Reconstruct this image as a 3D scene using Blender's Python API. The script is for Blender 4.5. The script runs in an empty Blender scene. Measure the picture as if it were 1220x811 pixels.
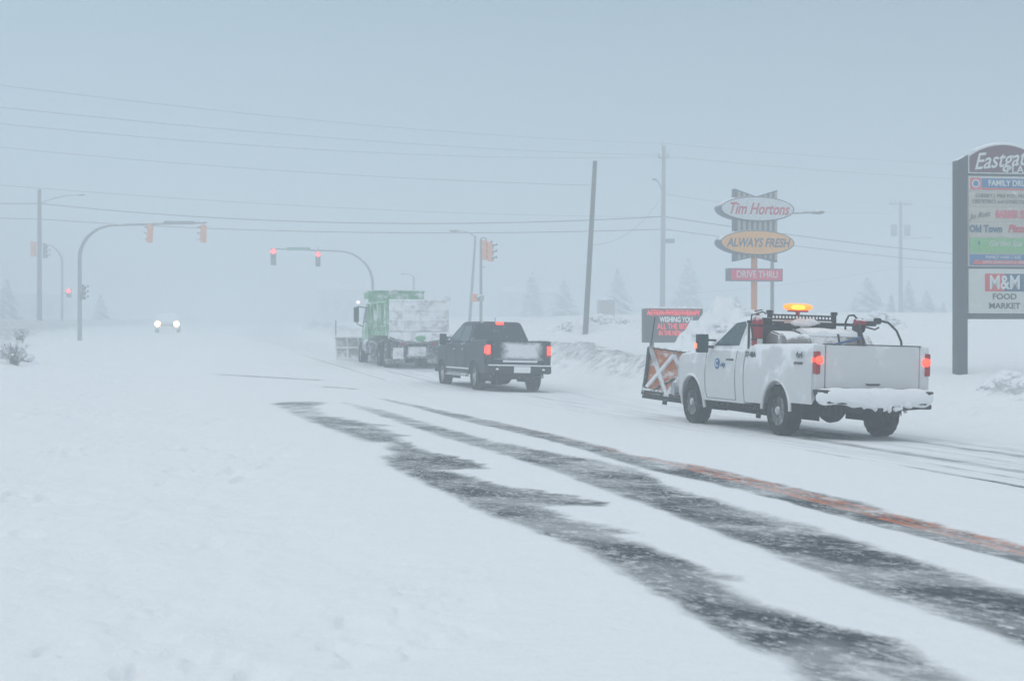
import bpy, bmesh, math, random
import numpy as np
from mathutils import Vector, Matrix, noise as mnoise
R = math.radians
random.seed(7)
sc = bpy.context.scene
col = sc.collection

# ------------------------------------------------------------------ camera, sky, sun, exposure
F = 1810.0                                   # focal length in pixels of a 1220 px wide frame
CAM_H = 1.65
cd = bpy.data.cameras.new('camera'); cam = bpy.data.objects.new('camera', cd); col.objects.link(cam)
cam.location = (0, 0, CAM_H); cam.rotation_euler = (R(90), 0, 0)
cd.sensor_width = 36; cd.lens = 36 * F / 1220; cd.shift_y = -5.5 / 1220
cd.clip_start = .1; cd.clip_end = 3000
sc.camera = cam
cd.dof.use_dof = True; cd.dof.focus_distance = 30; cd.dof.aperture_fstop = 4.0

SUN_EL, SUN_AZ = 58, 205
w = bpy.data.worlds.new('World'); sc.world = w; w.use_nodes = True
nt = w.node_tree; bg = nt.nodes['Background']
sky = nt.nodes.new('ShaderNodeTexSky'); sky.sky_type = 'NISHITA'; sky.sun_disc = False
sky.sun_elevation = R(SUN_EL); sky.sun_rotation = R(SUN_AZ); sky.air_density = 1.0; sky.dust_density = 5.0
ov = nt.nodes.new('ShaderNodeMix'); ov.data_type = 'RGBA'; ov.inputs[0].default_value = .86
stc = nt.nodes.new('ShaderNodeTexCoord'); sxyz = nt.nodes.new('ShaderNodeSeparateXYZ'); nt.links.new(stc.outputs['Generated'], sxyz.inputs[0])
cr = nt.nodes.new('ShaderNodeValToRGB'); nt.links.new(sxyz.outputs[2], cr.inputs[0])      # the overcast deck by height
ce = cr.color_ramp.elements; ce[0].position = 0; ce[0].color = (.74, .87, .95, 1); ce[1].position = 1; ce[1].color = (.82, .935, 1, 1)
for ps_, c_ in ((.10, (.56, .71, .84, 1)), (.24, (.38, .55, .69, 1)), (.40, (.72, .83, .92, 1))):
    e_ = cr.color_ramp.elements.new(ps_); e_.color = c_
vm_ = nt.nodes.new('ShaderNodeVectorMath'); vm_.operation = 'SCALE'; vm_.inputs['Scale'].default_value = 10.2
az_ = nt.nodes.new('ShaderNodeMapRange'); az_.inputs[1].default_value = -.32; az_.inputs[2].default_value = .34; az_.inputs[3].default_value = 10.7; az_.inputs[4].default_value = 8.4
nt.links.new(sxyz.outputs[0], az_.inputs[0]); nt.links.new(az_.outputs[0], vm_.inputs['Scale'])      # thinner cloud to the left
nt.links.new(cr.outputs[0], vm_.inputs[0]); nt.links.new(vm_.outputs[0], ov.inputs[7])
nt.links.new(sky.outputs[0], ov.inputs[6]); nt.links.new(ov.outputs[2], bg.inputs[0])
bg.inputs[1].default_value = .08
sd = bpy.data.lights.new('sun', 'SUN'); sd.energy = .5; sd.angle = R(90); sd.color = (1, .96, .92)
sun = bpy.data.objects.new('sun', sd); col.objects.link(sun)
sun.rotation_euler = (R(90 - SUN_EL), 0, R(180 - SUN_AZ))
vs = sc.view_settings; vs.view_transform = 'Standard'; vs.look = 'None'; vs.exposure = 0.20; vs.gamma = 1
sc.cycles.use_denoising = True
sc.cycles.volume_bounces = 2
sc.cycles.max_bounces = 8; sc.cycles.diffuse_bounces = 3; sc.cycles.glossy_bounces = 3
sc.cycles.use_adaptive_sampling = True; sc.cycles.adaptive_threshold = .015
HAZE_DENSITY = .0094

# ------------------------------------------------------------------ helpers
def tag(o, label=None, cat=None, group=None, kind=None):
    for k, v in (('label', label), ('category', cat), ('group', group), ('kind', kind)):
        if v: o[k] = v
    return o

def empty(name, loc, rz=0, rx=0, ry=0):
    o = bpy.data.objects.new(name, None); col.objects.link(o)
    o.location = loc; o.rotation_euler = (rx, ry, rz); o.empty_display_size = .3
    return o

def copy_tree(o, parent=None):
    c = o.copy(); col.objects.link(c); c.parent = parent
    for ch in o.children: copy_tree(ch, c)
    return c

class MB:
    def __init__(s): s.bm = bmesh.new()
    def box(s, c, d, rot=None, bev=0.0):
        b = bmesh.new(); bmesh.ops.create_cube(b, size=1)
        bmesh.ops.scale(b, vec=d, verts=b.verts)
        if bev: bmesh.ops.bevel(b, geom=b.edges[:], offset=bev, segments=2, affect='EDGES', profile=.6)
        if rot: bmesh.ops.rotate(b, cent=(0, 0, 0), matrix=rot, verts=b.verts)
        bmesh.ops.translate(b, vec=c, verts=b.verts)
        s._merge(b); return s
    def _merge(s, b):
        m = bpy.data.meshes.new('t'); b.to_mesh(m); b.free(); s.bm.from_mesh(m); bpy.data.meshes.remove(m)
    def raw(s, verts, faces):
        vv = [s.bm.verts.new(v) for v in verts]
        for f in faces:
            try: s.bm.faces.new([vv[i] for i in f])
            except ValueError: pass
        return s
    def prism(s, poly, fn, a, b, bev=0):
        # poly: 2D points; fn(p, t) -> 3D; t runs a..b
        n = len(poly); q = bmesh.new()
        va = [q.verts.new(fn(p, a)) for p in poly]; vb = [q.verts.new(fn(p, b)) for p in poly]
        q.faces.new(va); q.faces.new(vb[::-1])
        for i in range(n): q.faces.new((va[i], vb[i], vb[(i+1) % n], va[(i+1) % n]))
        bmesh.ops.recalc_face_normals(q, faces=q.faces)
        if bev: bmesh.ops.bevel(q, geom=q.edges[:], offset=bev, segments=2, affect='EDGES')
        s._merge(q); return s
    def tube(s, pts, r, seg=8, r1=None, cap=True):
        pts = [Vector(p) for p in pts]; n = len(pts)
        r1 = r if r1 is None else r1; rings = []
        up = None
        for i, p in enumerate(pts):
            d = (pts[min(i+1, n-1)] - pts[max(i-1, 0)]).normalized()
            if up is None:
                up = Vector((0, 0, 1)) if abs(d.z) < .9 else Vector((1, 0, 0))
            x = d.cross(up).normalized(); y = x.cross(d).normalized(); up = y
            rr = r + (r1 - r) * i / max(1, n-1)
            rings.append([s.bm.verts.new(p + (x*math.cos(a) + y*math.sin(a))*rr) for a in [2*math.pi*k/seg for k in range(seg)]])
        for i in range(n-1):
            for k in range(seg):
                s.bm.faces.new((rings[i][k], rings[i][(k+1) % seg], rings[i+1][(k+1) % seg], rings[i+1][k]))
        if cap: s.bm.faces.new(rings[0][::-1]); s.bm.faces.new(rings[-1])
        return s
    def lathe(s, prof, c, axis='x', seg=40, rmod=None):
        # prof: (along, radius); closed if ends have radius 0
        rings = []; c = Vector(c)
        for a, r in prof:
            ring = []
            for k in range(seg):
                t = 2*math.pi*k/seg; rr = r * (rmod(a, r, k) if rmod else 1)
                u_, v_ = rr*math.cos(t), rr*math.sin(t)
                p = {'x': (a, u_, v_), 'y': (u_, a, v_), 'z': (u_, v_, a)}[axis]
                ring.append(s.bm.verts.new(c + Vector(p)))
            rings.append(ring)
        for i in range(len(rings)-1):
            for k in range(seg):
                s.bm.faces.new((rings[i][k], rings[i][(k+1) % seg], rings[i+1][(k+1) % seg], rings[i+1][k]))
        s.bm.faces.new(rings[0][::-1]); s.bm.faces.new(rings[-1])
        return s
    def lump(s, c, d, seed=0, amp=.25, freq=2.0, sub=3):
        b = bmesh.new(); bmesh.ops.create_icosphere(b, subdivisions=sub, radius=1)
        for v in b.verts:
            n = mnoise.fractal(v.co*freq + Vector((seed*7.3, seed*3.1, seed)), .8, 2.0, 4)
            v.co *= 1 + amp*n
            v.co = Vector((v.co.x*d[0], v.co.y*d[1], v.co.z*d[2])) + Vector(c)
        s._merge(b); return s
    def loft(s, rings, close=True, caps=True):
        vr = [[s.bm.verts.new(p) for p in r] for r in rings]; n = len(rings[0])
        for i in range(len(vr)-1):
            for k in range(n if close else n-1):
                s.bm.faces.new((vr[i][k], vr[i][(k+1) % n], vr[i+1][(k+1) % n], vr[i+1][k]))
        if caps: s.bm.faces.new(vr[0][::-1]); s.bm.faces.new(vr[-1])
        return s
    def build(s, name, m, parent=None, ang=35, loc=None):
        bmesh.ops.recalc_face_normals(s.bm, faces=s.bm.faces)
        me = bpy.data.meshes.new(name); s.bm.to_mesh(me); s.bm.free()
        me.materials.append(m)
        me.polygons.foreach_set('use_smooth', [True]*len(me.polygons))
        me.set_sharp_from_angle(angle=R(ang))
        o = bpy.data.objects.new(name, me); col.objects.link(o)
        if parent: o.parent = parent
        if loc: o.location = loc
        return o

def text(name, s, size, m, parent, loc, rot, shear=0, ext=.004, offset=0, align='CENTER', sx=1, label=None):
    c = bpy.data.curves.new(name, 'FONT'); c.body = s; c.size = size; c.shear = shear
    c.extrude = ext; c.offset = offset; c.align_x = align; c.align_y = 'CENTER'; c.resolution_u = 3
    t = bpy.data.objects.new(name, c); col.objects.link(t)
    dg = bpy.context.evaluated_depsgraph_get(); me = bpy.data.meshes.new_from_object(t.evaluated_get(dg))
    bpy.data.objects.remove(t); bpy.data.curves.remove(c)
    me.materials.clear(); me.materials.append(m)
    o = bpy.data.objects.new(name, me); col.objects.link(o); o.parent = parent
    o.location = loc; o.rotation_euler = rot; o.scale = (sx, 1, 1)
    if label: o['label'] = label
    return o

# ------------------------------------------------------------------ materials
def N(t, kind, **kw):
    n = t.nodes.new(kind)
    for k, v in kw.items():
        if k.startswith('i_'): n.inputs[int(k[2:])].default_value = v
        else: setattr(n, k, v)
    return n
def math_(t, op, a, b=None, c=None, clamp=False):
    n = t.nodes.new('ShaderNodeMath'); n.operation = op; n.use_clamp = clamp
    for i, v in enumerate((a, b, c)):
        if v is None: continue
        if hasattr(v, 'links'): t.links.new(v, n.inputs[i])
        else: n.inputs[i].default_value = v
    return n.outputs[0]
def ramp(t, x, a, b):
    n = t.nodes.new('ShaderNodeMapRange'); n.interpolation_type = 'SMOOTHSTEP'
    n.inputs[1].default_value = a; n.inputs[2].default_value = b
    t.links.new(x, n.inputs[0]); return n.outputs[0]
def mixc(t, f, a, b):
    n = t.nodes.new('ShaderNodeMix'); n.data_type = 'RGBA'
    for i, v in ((0, f), (6, a), (7, b)):
        if hasattr(v, 'links'): t.links.new(v, n.inputs[i])
        else: n.inputs[i].default_value = v if not isinstance(v, tuple) or len(v) == 4 else (*v, 1)
    return n.outputs[2]
SNOW = (.86, .875, .90)
def mat(name, c, rough=.6, metal=0, snow=0.0, sscale=4.0, up=.5, var=.12, emit=None, estr=0, vscale=6, bump=0, coat=0):
    """a painted / rubber / wood surface with slight tone variation; snow > 0 crusts it, more on faces that look up"""
    m = bpy.data.materials.new(name); m.use_nodes = True; t = m.node_tree
    p = t.nodes['Principled BSDF']
    tc = N(t, 'ShaderNodeTexCoord')
    nz = N(t, 'ShaderNodeTexNoise', i_2=vscale, i_3=5, i_4=.6); t.links.new(tc.outputs['Object'], nz.inputs[0])
    base = mixc(t, nz.outputs[0], tuple(max(0, x*(1-var)) for x in c), tuple(min(1, x*(1+var)) for x in c))
    p.inputs['Metallic'].default_value = metal
    p.inputs['Specular IOR Level'].default_value = .15 if rough > .7 else .3
    if coat: p.inputs['Coat Weight'].default_value = coat
    rgh = rough
    if snow > 0:
        ge = N(t, 'ShaderNodeNewGeometry'); sp = N(t, 'ShaderNodeSeparateXYZ'); t.links.new(ge.outputs['Normal'], sp.inputs[0])
        n2 = N(t, 'ShaderNodeTexNoise', i_2=sscale, i_3=7, i_4=.65); t.links.new(tc.outputs['Object'], n2.inputs[0])
        f = math_(t, 'ADD', n2.outputs[0], math_(t, 'MULTIPLY', math_(t, 'MAXIMUM', sp.outputs[2], 0), up))
        f = ramp(t, f, .72 - snow*.5, .95 - snow*.5)
        base = mixc(t, f, base, SNOW)
        rr = t.nodes.new('ShaderNodeMapRange'); rr.inputs[3].default_value = rough; rr.inputs[4].default_value = .85
        t.links.new(f, rr.inputs[0]); t.links.new(rr.outputs[0], p.inputs['Roughness'])
        if metal:
            t.links.new(math_(t, 'MULTIPLY', math_(t, 'SUBTRACT', 1, f), metal), p.inputs['Metallic'])
    else: p.inputs['Roughness'].default_value = rough
    t.links.new(base, p.inputs['Base Color'])
    if bump:
        bp = N(t, 'ShaderNodeBump', i_0=bump, i_1=.02); t.links.new(nz.outputs[0], bp.inputs['Height']); t.links.new(bp.outputs[0], p.inputs['Normal'])
    if emit:
        p.inputs['Emission Color'].default_value = (*emit, 1); p.inputs['Emission Strength'].default_value = estr
    return m

M = dict(
    white=mat('white_truck_paint', (.60, .61, .62), .4, snow=.36, sscale=2.2, up=.5, var=.05, coat=.3),
    palecar=mat('haze_paled_car', (.62, .64, .66), .6, snow=.5),  # haze painted in: car body made pale so it sinks into the air
    paleglass=mat('haze_paled_glass', (.36, .40, .43), .5, snow=.5),  # glass paled likewise, haze put into its colour
    underp=mat('snowy_hazed_underbody', (.13, .145, .155), .9, snow=.52, sscale=5, up=.2),  # snow crust, with a lightened base standing in for haze
    navy=mat('dark_blue_truck_paint', (.010, .020, .034), .5, snow=.19, sscale=5, up=.12),
    green=mat('green_truck_paint', (.14, .38, .20), .5, snow=.54, sscale=2.2, up=.5),  # heavier snow cover also stands in for thicker haze round this truck
    glass=mat('tinted_glass', (.014, .05, .06), .22, snow=.12, sscale=5, up=.2),
    tyre=mat('tyre_rubber', (.018, .019, .02), .85, snow=.20, sscale=9, up=.1),
    rim=mat('snow_packed_steel_rim', (.40, .41, .42), .5, .2, snow=.58, sscale=12, up=.2),
    rimhole=mat('rim_hole_dark', (.05, .05, .055), .9),
    under=mat('dirty_underbody', (.022, .024, .027), .9, snow=.14, sscale=8, up=.3),
    black=mat('black_plastic', (.018, .019, .021), .55, snow=.10, sscale=8, up=.3),
    blackrack=mat('black_powder_coat', (.014, .015, .017), .5, snow=.06, sscale=14),
    steel=mat('tank_steel', (.26, .24, .23), .45, .5, snow=.30, sscale=3, up=.45),
    chrome=mat('chrome_snowy', (.4, .42, .44), .25, .9, snow=.25, sscale=7, up=.5),
    snow=mat('packed_snow', SNOW, .9, var=.03, bump=.5, vscale=14),
    snowdirty=mat('ploughed_snow', (.66, .69, .73), .9, var=.14, bump=.9, vscale=4, snow=.4, sscale=3),
    red=mat('extinguisher_red', (.30, .010, .03), .4, snow=.12, sscale=9),
    lamp_red=mat('tail_lamp_lens', (.35, .01, .015), .3, var=.2),
    lamp_lit=mat('brake_light_lit', (.9, .08, .04), .3, emit=(1, .035, .015), estr=3.4),
    head_core=mat('headlamp_core', (.9, .9, .8), .3, emit=(1, .78, .42), estr=30),
    signal_lit=mat('signal_red_lit', (.9, .1, .05), .3, emit=(1, .03, .03), estr=9),
    head_glow=mat('headlamp_glow_ring', (.9, .9, .8), .3, emit=(1, .50, .20), estr=5),
    amber_lit=mat('amber_beacon_lit', (.9, .35, .03), .3, emit=(1, .20, .004), estr=1.5, vscale=5),
    amber_core=mat('amber_beacon_core', (.9, .5, .05), .3, emit=(1, .36, .015), estr=3.0),
    marker_lit=mat('mirror_marker_lit', (.9, .2, .1), .3, emit=(1, .12, .05), estr=2.4),
    strobe=mat('white_strobe_lit', (.9, .8, .8), .3, emit=(1, .75, .75), estr=1.3),
    orange=mat('plough_orange', (.62, .20, .08), .6, snow=.50, sscale=6, up=.1, var=.4, vscale=9),
    greyblade=mat('faded_snowy_blade', (.34, .32, .31), .7, snow=.5, sscale=3),
    rib=mat('snowy_plough_rib', (.5, .5, .5), .7, snow=.75, sscale=3),
    plow=mat('plough_dark_steel', (.035, .045, .05), .6, .3, snow=.22, sscale=8),
    wood=mat('weathered_pole_wood', (.16, .155, .15), .9, var=.25, vscale=3, snow=.12),
    galv=mat('galvanised_pole', (.30, .31, .32), .7, .1, var=.1, snow=.25),  # lightened base and snow stand in for haze on far poles
    galvd=mat('dark_galvanised_pole', (.20, .21, .22), .7, .1, var=.1, snow=.22),  # masts lightened too, in place of denser haze
    signal=mat('signal_yellow_housing', (.80, .26, .08), .6, snow=.22),
    signald=mat('signal_dark_visor', (.10, .11, .11), .8, snow=.3),
    streetsign=mat('green_street_name_board', (.06, .24, .19), .6),
    wire=mat('iced_wire', (.09, .095, .10), .8),
    post=mat('dark_sign_post', (.035, .045, .055), .7, snow=.04, var=.2, vscale=3),
    cream=mat('sign_cream_panel', (.46, .45, .39), .6, snow=.20, sscale=3),
    whitep=mat('sign_white_panel', (.55, .57, .55), .6, snow=.22, sscale=2.5),
    maroon=mat('sign_maroon', (.10, .022, .045), .6, snow=.14, sscale=5, var=.25, vscale=2),
    sblue=mat('sign_blue', (.02, .14, .32), .6, snow=.14, sscale=5),
    sred=mat('sign_red', (.55, .05, .06), .6, snow=.14, sscale=5),
    spink=mat('sign_faded_red', (.60, .12, .17), .6, snow=.14, sscale=5),
    sgreen=mat('sign_green', (.16, .42, .16), .6, snow=.14, sscale=5, var=.2),
    snavy=mat('sign_navy', (.02, .08, .16), .6, snow=.14, sscale=5),
    sdark=mat('sign_dark_lettering', (.04, .045, .05), .7),
    slet=mat('sign_pale_lettering', (.62, .66, .66), .7),
    thred=mat('faded_script_red', (.50, .03, .07), .6),
    thwhite=mat('white_sign_face', (.62, .66, .68), .5, snow=.1),  # plain white sign face with a little snow
    thyellow=mat('yellow_sign_face', (.78, .40, .13), .5, snow=.16),
    thcab=mat('sign_cabinet_grey', (.11, .13, .17), .6, snow=.08),
    stripel=mat('stripe_pale', (.42, .40, .34), .7, snow=.1),
    thpole=mat('sign_pole_orange', (.66, .26, .12), .6),
    dtred=mat('drive_sign_red', (.55, .03, .10), .6, emit=(.8, .05, .12), estr=.10),
    ledbody=mat('message_board_dark', (.05, .06, .07), .6, snow=.08),
    ledred=mat('led_red_lit', (.6, .02, .03), .5, emit=(1, .06, .08), estr=.7),
    ledwhite=mat('led_white_lit', (.6, .6, .6), .5, emit=(.75, .85, .9), estr=.35),
    bark=mat('conifer_bark', (.07, .055, .045), .9, var=.3),
    needle=mat('snowy_conifer_foliage', (.07, .10, .085), .85, snow=.42, sscale=1.2, up=.3, var=.4, vscale=2),
    twig=mat('bare_twig', (.10, .085, .075), .9, snow=.2, sscale=9),
    wall=mat('pale_building_wall', (.66, .67, .68), .8, snow=.5),
    roof=mat('snowy_roof', (.5, .5, .52), .9, snow=.6),
    cabinet=mat('utility_cabinet_paint', (.36, .34, .34), .6, snow=.35),
    cityblue=mat('door_emblem_blue', (.02, .13, .30), .5),
    decal=mat('dark_decal', (.05, .055, .06), .6),
    hose=mat('black_hose', (.02, .022, .025), .6),
    bluehose=mat('blue_hose', (.03, .10, .28), .6),
)

# ------------------------------------------------------------------ terrain
CXT = np.array([(0,6.5),(8,4.65),(11.5,3.87),(18.9,2.19),(25.7,.45),(33,-1.5),(41.5,-3.85),(50,-6.35),(57,-8.3),(70,-12),(90,-17.4),(113,-22.8),(150,-30),(330,-55),(1500,-200)])
ELT = np.array([(0,0),(40,.02),(45,.07),(50,.17),(58,.42),(70,.75),(90,1.15),(113,1.5),(150,2.0),(330,4.0),(1500,6)])
def sm(T, y, w=2.5): return sum(np.interp(y+o*w, T[:, 0], T[:, 1]) for o in (-1, -.5, 0, .5, 1))/5
def ss(x, a, b): t = np.clip((x-a)/(b-a), 0, 1); return t*t*(3-2*t)
_rng = np.random.RandomState(3); _lat = _rng.rand(256, 256)
def vnoise(x, y):
    xi = np.floor(x).astype(int); yi = np.floor(y).astype(int); fx = x-xi; fy = y-yi
    fx = fx*fx*(3-2*fx); fy = fy*fy*(3-2*fy)
    g = lambda a, b: _lat[a % 256, b % 256]
    return (g(xi, yi)*(1-fx)+g(xi+1, yi)*fx)*(1-fy)+(g(xi, yi+1)*(1-fx)+g(xi+1, yi+1)*fx)*fy
def fbm(x, y, o=4, p=.5):
    s = 0; a = 1; t = 0
    for i in range(o):
        s = s+a*vnoise(x*2**i+17.3*i, y*2**i+9.1*i); t += a; a *= p
    return s/t
def ground(x, y, detail=True):
    x = np.asarray(x, float); y = np.asarray(y, float)
    u = x-sm(CXT, y)
    z = sm(ELT, y)+.07-.026*np.minimum(np.abs(u), 8)
    ramp_r = ss(y, 30, 50)
    clod = np.zeros_like(z)
    ridge = (.16+.62*ramp_r)*np.exp(-((u-10.4)/1.3)**2)
    ridge = ridge*(.65+.7*vnoise(u*.35+4, y*.16+2))
    z = z+ridge+ss(u, 8.2, 12)*(.12+.2*ramp_r)
    z = z+.022*np.clip(u-12, 0, 40)+ss(u, 13, 20)*ss(y, 55, 78)*.45+ss(y, 60, 85)*ss(u, 10, 22)*.35
    z = z+1.15*ss(-u, 10, 14)*ss(y, 40, 75)+ss(-u, 5.5, 12)*.18
    clod = np.exp(-((u-10.4)/1.5)**2)*(.3+.7*ramp_r)+ss(-u, 9.8, 12)*ss(y, 45, 60)
    if detail:
        z = z+clod*(fbm(x*1.7, y*1.7, 4, .6)-.5)*.42
        off = ss(-u, 3.6, 6)+ss(u, 7.5, 9)
        z = z+off*((fbm(x*.35, y*.22, 3)-.5)*.16+(fbm(x*1.3, y*.9, 3)-.5)*.06+(fbm(x*4.2, y*2.6, 3)-.5)*.05+(fbm(x*.9+y*.5, y*.25-x*.1, 3)-.5)*.07)
        tex = fbm(x*3.1, y*2.2, 3, .6)
        z = z-off*ss(fbm(x*.5+9, y*.3+5, 2), .5, .66)*ss(tex, .50, .70)*.065
    return z
def gz(x, y): return float(ground(np.array([x]), np.array([y]), False)[0])
def at(px, py, Y): return Vector(((px-610)/F*Y, Y, CAM_H-(py-400)/F*Y))    # a measured spot at distance Y

# bare-asphalt bands in road coordinates: distance y along the view, offset u from the yellow line
def band(tab, u, y, soft):
    T = np.array(tab); lo = np.interp(y, T[:, 0], T[:, 1]); hi = np.interp(y, T[:, 0], T[:, 2]); st = np.interp(y, T[:, 0], T[:, 3])
    d = np.minimum(u-lo, hi-u)
    return st*ss(d, -soft, soft)
A = [(0,-.5,.12,1),(11,-.52,-.02,1),(12.6,-.54,-.04,1),(14.3,-.55,.12,.95),(15.8,-.6,.04,.9),(18,-.75,0,.85),(20,-.72,-.28,.8),(23,-.62,-.16,.8),(27,-.7,-.15,.75),(32,-.6,-.2,.72),(38,-.5,-.3,.6),(40,-.4,-.4,0)]
B = [(0,-2,-1.1,1),(8.3,-1.96,-1.1,1),(10,-2.03,-1.16,1),(12,-1.99,-1.08,1),(14,-1.9,-1.12,.95),(16.3,-1.9,-1.12,.9),(18.4,-1.88,-.8,.85),(20,-1.88,-1.0,.85),(22.2,-1.9,-1.28,.8),(25,-1.97,-1.4,.78),(28,-1.9,-1.36,.72),(32.8,-1.8,-1.3,.6),(37,-1.7,-1.5,.45),(40,-1.6,-1.6,0)]
Cc = [(0,-3.4,-2.6,1),(7.2,-3.4,-2.66,1),(8.2,-3.36,-2.60,1),(9.3,-3.36,-2.84,1),(10.5,-3.28,-2.78,1),(12,-3.22,-2.75,1),(13.7,-3.44,-2.85,.95),(15,-3.52,-2.85,.9),(16.3,-3.6,-2.9,.9),(18,-3.65,-2.95,.9),(19.7,-3.64,-3.2,.85),(21,-3.5,-3.3,.6),(21.7,-3.4,-3.4,0)]
Cc2 = [(18.6,-3.1,-3.1,0),(20.2,-3.3,-2.75,.85),(22,-3.2,-2.7,.8),(23.6,-3.0,-2.6,.6),(24.4,-2.8,-2.8,0)]
Dd = [(22.8,-3.3,-3.3,0),(23.8,-3.3,-2.6,.8),(26,-3.3,-2.45,.75),(28.5,-3.4,-2.4,.85),(31.5,-3.5,-2.7,.55),(35,-3.4,-2.4,.55),(36.7,-3.3,-1.9,.85),(38.5,-3.1,-2.4,0)]
def tooth(u, y, ytip, utip, ystart, st=1, base=-3.05):
    # a wedge of bare road whose edge creeps out towards its tip and then cuts back
    k = np.clip((ystart-y)/(ystart-ytip), 0, 1.0)
    hi = base+(utip-base)*k**.8+(fbm(u*0+y*1.7, y*3.1, 3)-.5)*.35
    edge = (fbm(u*3+ytip, y*2, 3)-.5)*.5
    return st*ss(hi-u, -.10, .16)*ss(u-np.interp(y, CL[:, 0], CL[:, 1]), -.2, .26)*ss(y+edge, ytip-.45, ytip+.35)*(1-ss(y, ystart-.3, ystart+.3))
CL = np.array([q[:2] for q in Cc[:-3]]+[(20,-3.6),(21.5,-3.2),(23.4,-2.7),(24.3,-3.25),(28.5,-3.4),(31,-3.4)])
def bare(u, y):
    u = u+(fbm(u*.8, y*.30, 3)-.5)*.10+(fbm(u*3, y*2.2, 3)-.5)*.10
    m = np.maximum.reduce([band(A, u, y, .12), band(B, u, y, .19), band(Cc, u, y, .20), band(Cc2, u, y, .2), band(Dd, u, y, .28)])
    for a in ((27.2,-2.0,31,.6),(24.6,-2.25,27,.75),(18.7,-2.35,23.8,.9),(14.7,-2.15,17.6,1),(12.6,-2.42,14.0,.85),(10.3,-2.5,12.4,1),(8.1,-2.45,9.6,.95)):
        m = np.maximum(m, tooth(u, y, *a))
    # thin dark wheel tracks in the packed snow, a rut ridge's shadow painted among them
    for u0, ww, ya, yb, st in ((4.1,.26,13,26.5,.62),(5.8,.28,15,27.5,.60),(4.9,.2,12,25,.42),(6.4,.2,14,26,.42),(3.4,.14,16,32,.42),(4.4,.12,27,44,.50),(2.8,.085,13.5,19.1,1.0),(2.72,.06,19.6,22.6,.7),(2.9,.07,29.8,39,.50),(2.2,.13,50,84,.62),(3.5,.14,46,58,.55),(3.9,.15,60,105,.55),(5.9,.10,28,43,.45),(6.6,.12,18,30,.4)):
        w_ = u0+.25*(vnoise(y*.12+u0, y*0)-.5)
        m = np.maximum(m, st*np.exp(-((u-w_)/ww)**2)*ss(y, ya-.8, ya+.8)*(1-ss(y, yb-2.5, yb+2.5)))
    m = np.maximum(m, .75*ss(.10-np.abs(u-(-3.35+(37.4-y)*-.1)), -.1, .1)*0)
    m = np.maximum(m, .95*ss(.20-np.abs(u-(-2.9+(53.8-y)*.58)), -.1, .1)*(y > 49)*(y < 54))
    m = np.maximum(m, .85*ss(.14-np.abs(u-(-.67+(45.3-y)*.36)), -.1, .1)*(y > 43.4)*(y < 45.3))
    # churned lane under the vehicles, with their shade painted in as bare asphalt
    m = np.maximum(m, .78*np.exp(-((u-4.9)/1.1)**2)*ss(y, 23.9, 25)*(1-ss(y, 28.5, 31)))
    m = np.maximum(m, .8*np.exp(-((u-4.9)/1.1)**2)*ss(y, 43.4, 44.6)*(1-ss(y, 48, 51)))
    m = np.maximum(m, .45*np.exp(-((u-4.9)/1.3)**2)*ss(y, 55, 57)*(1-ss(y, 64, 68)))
    return m

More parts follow.
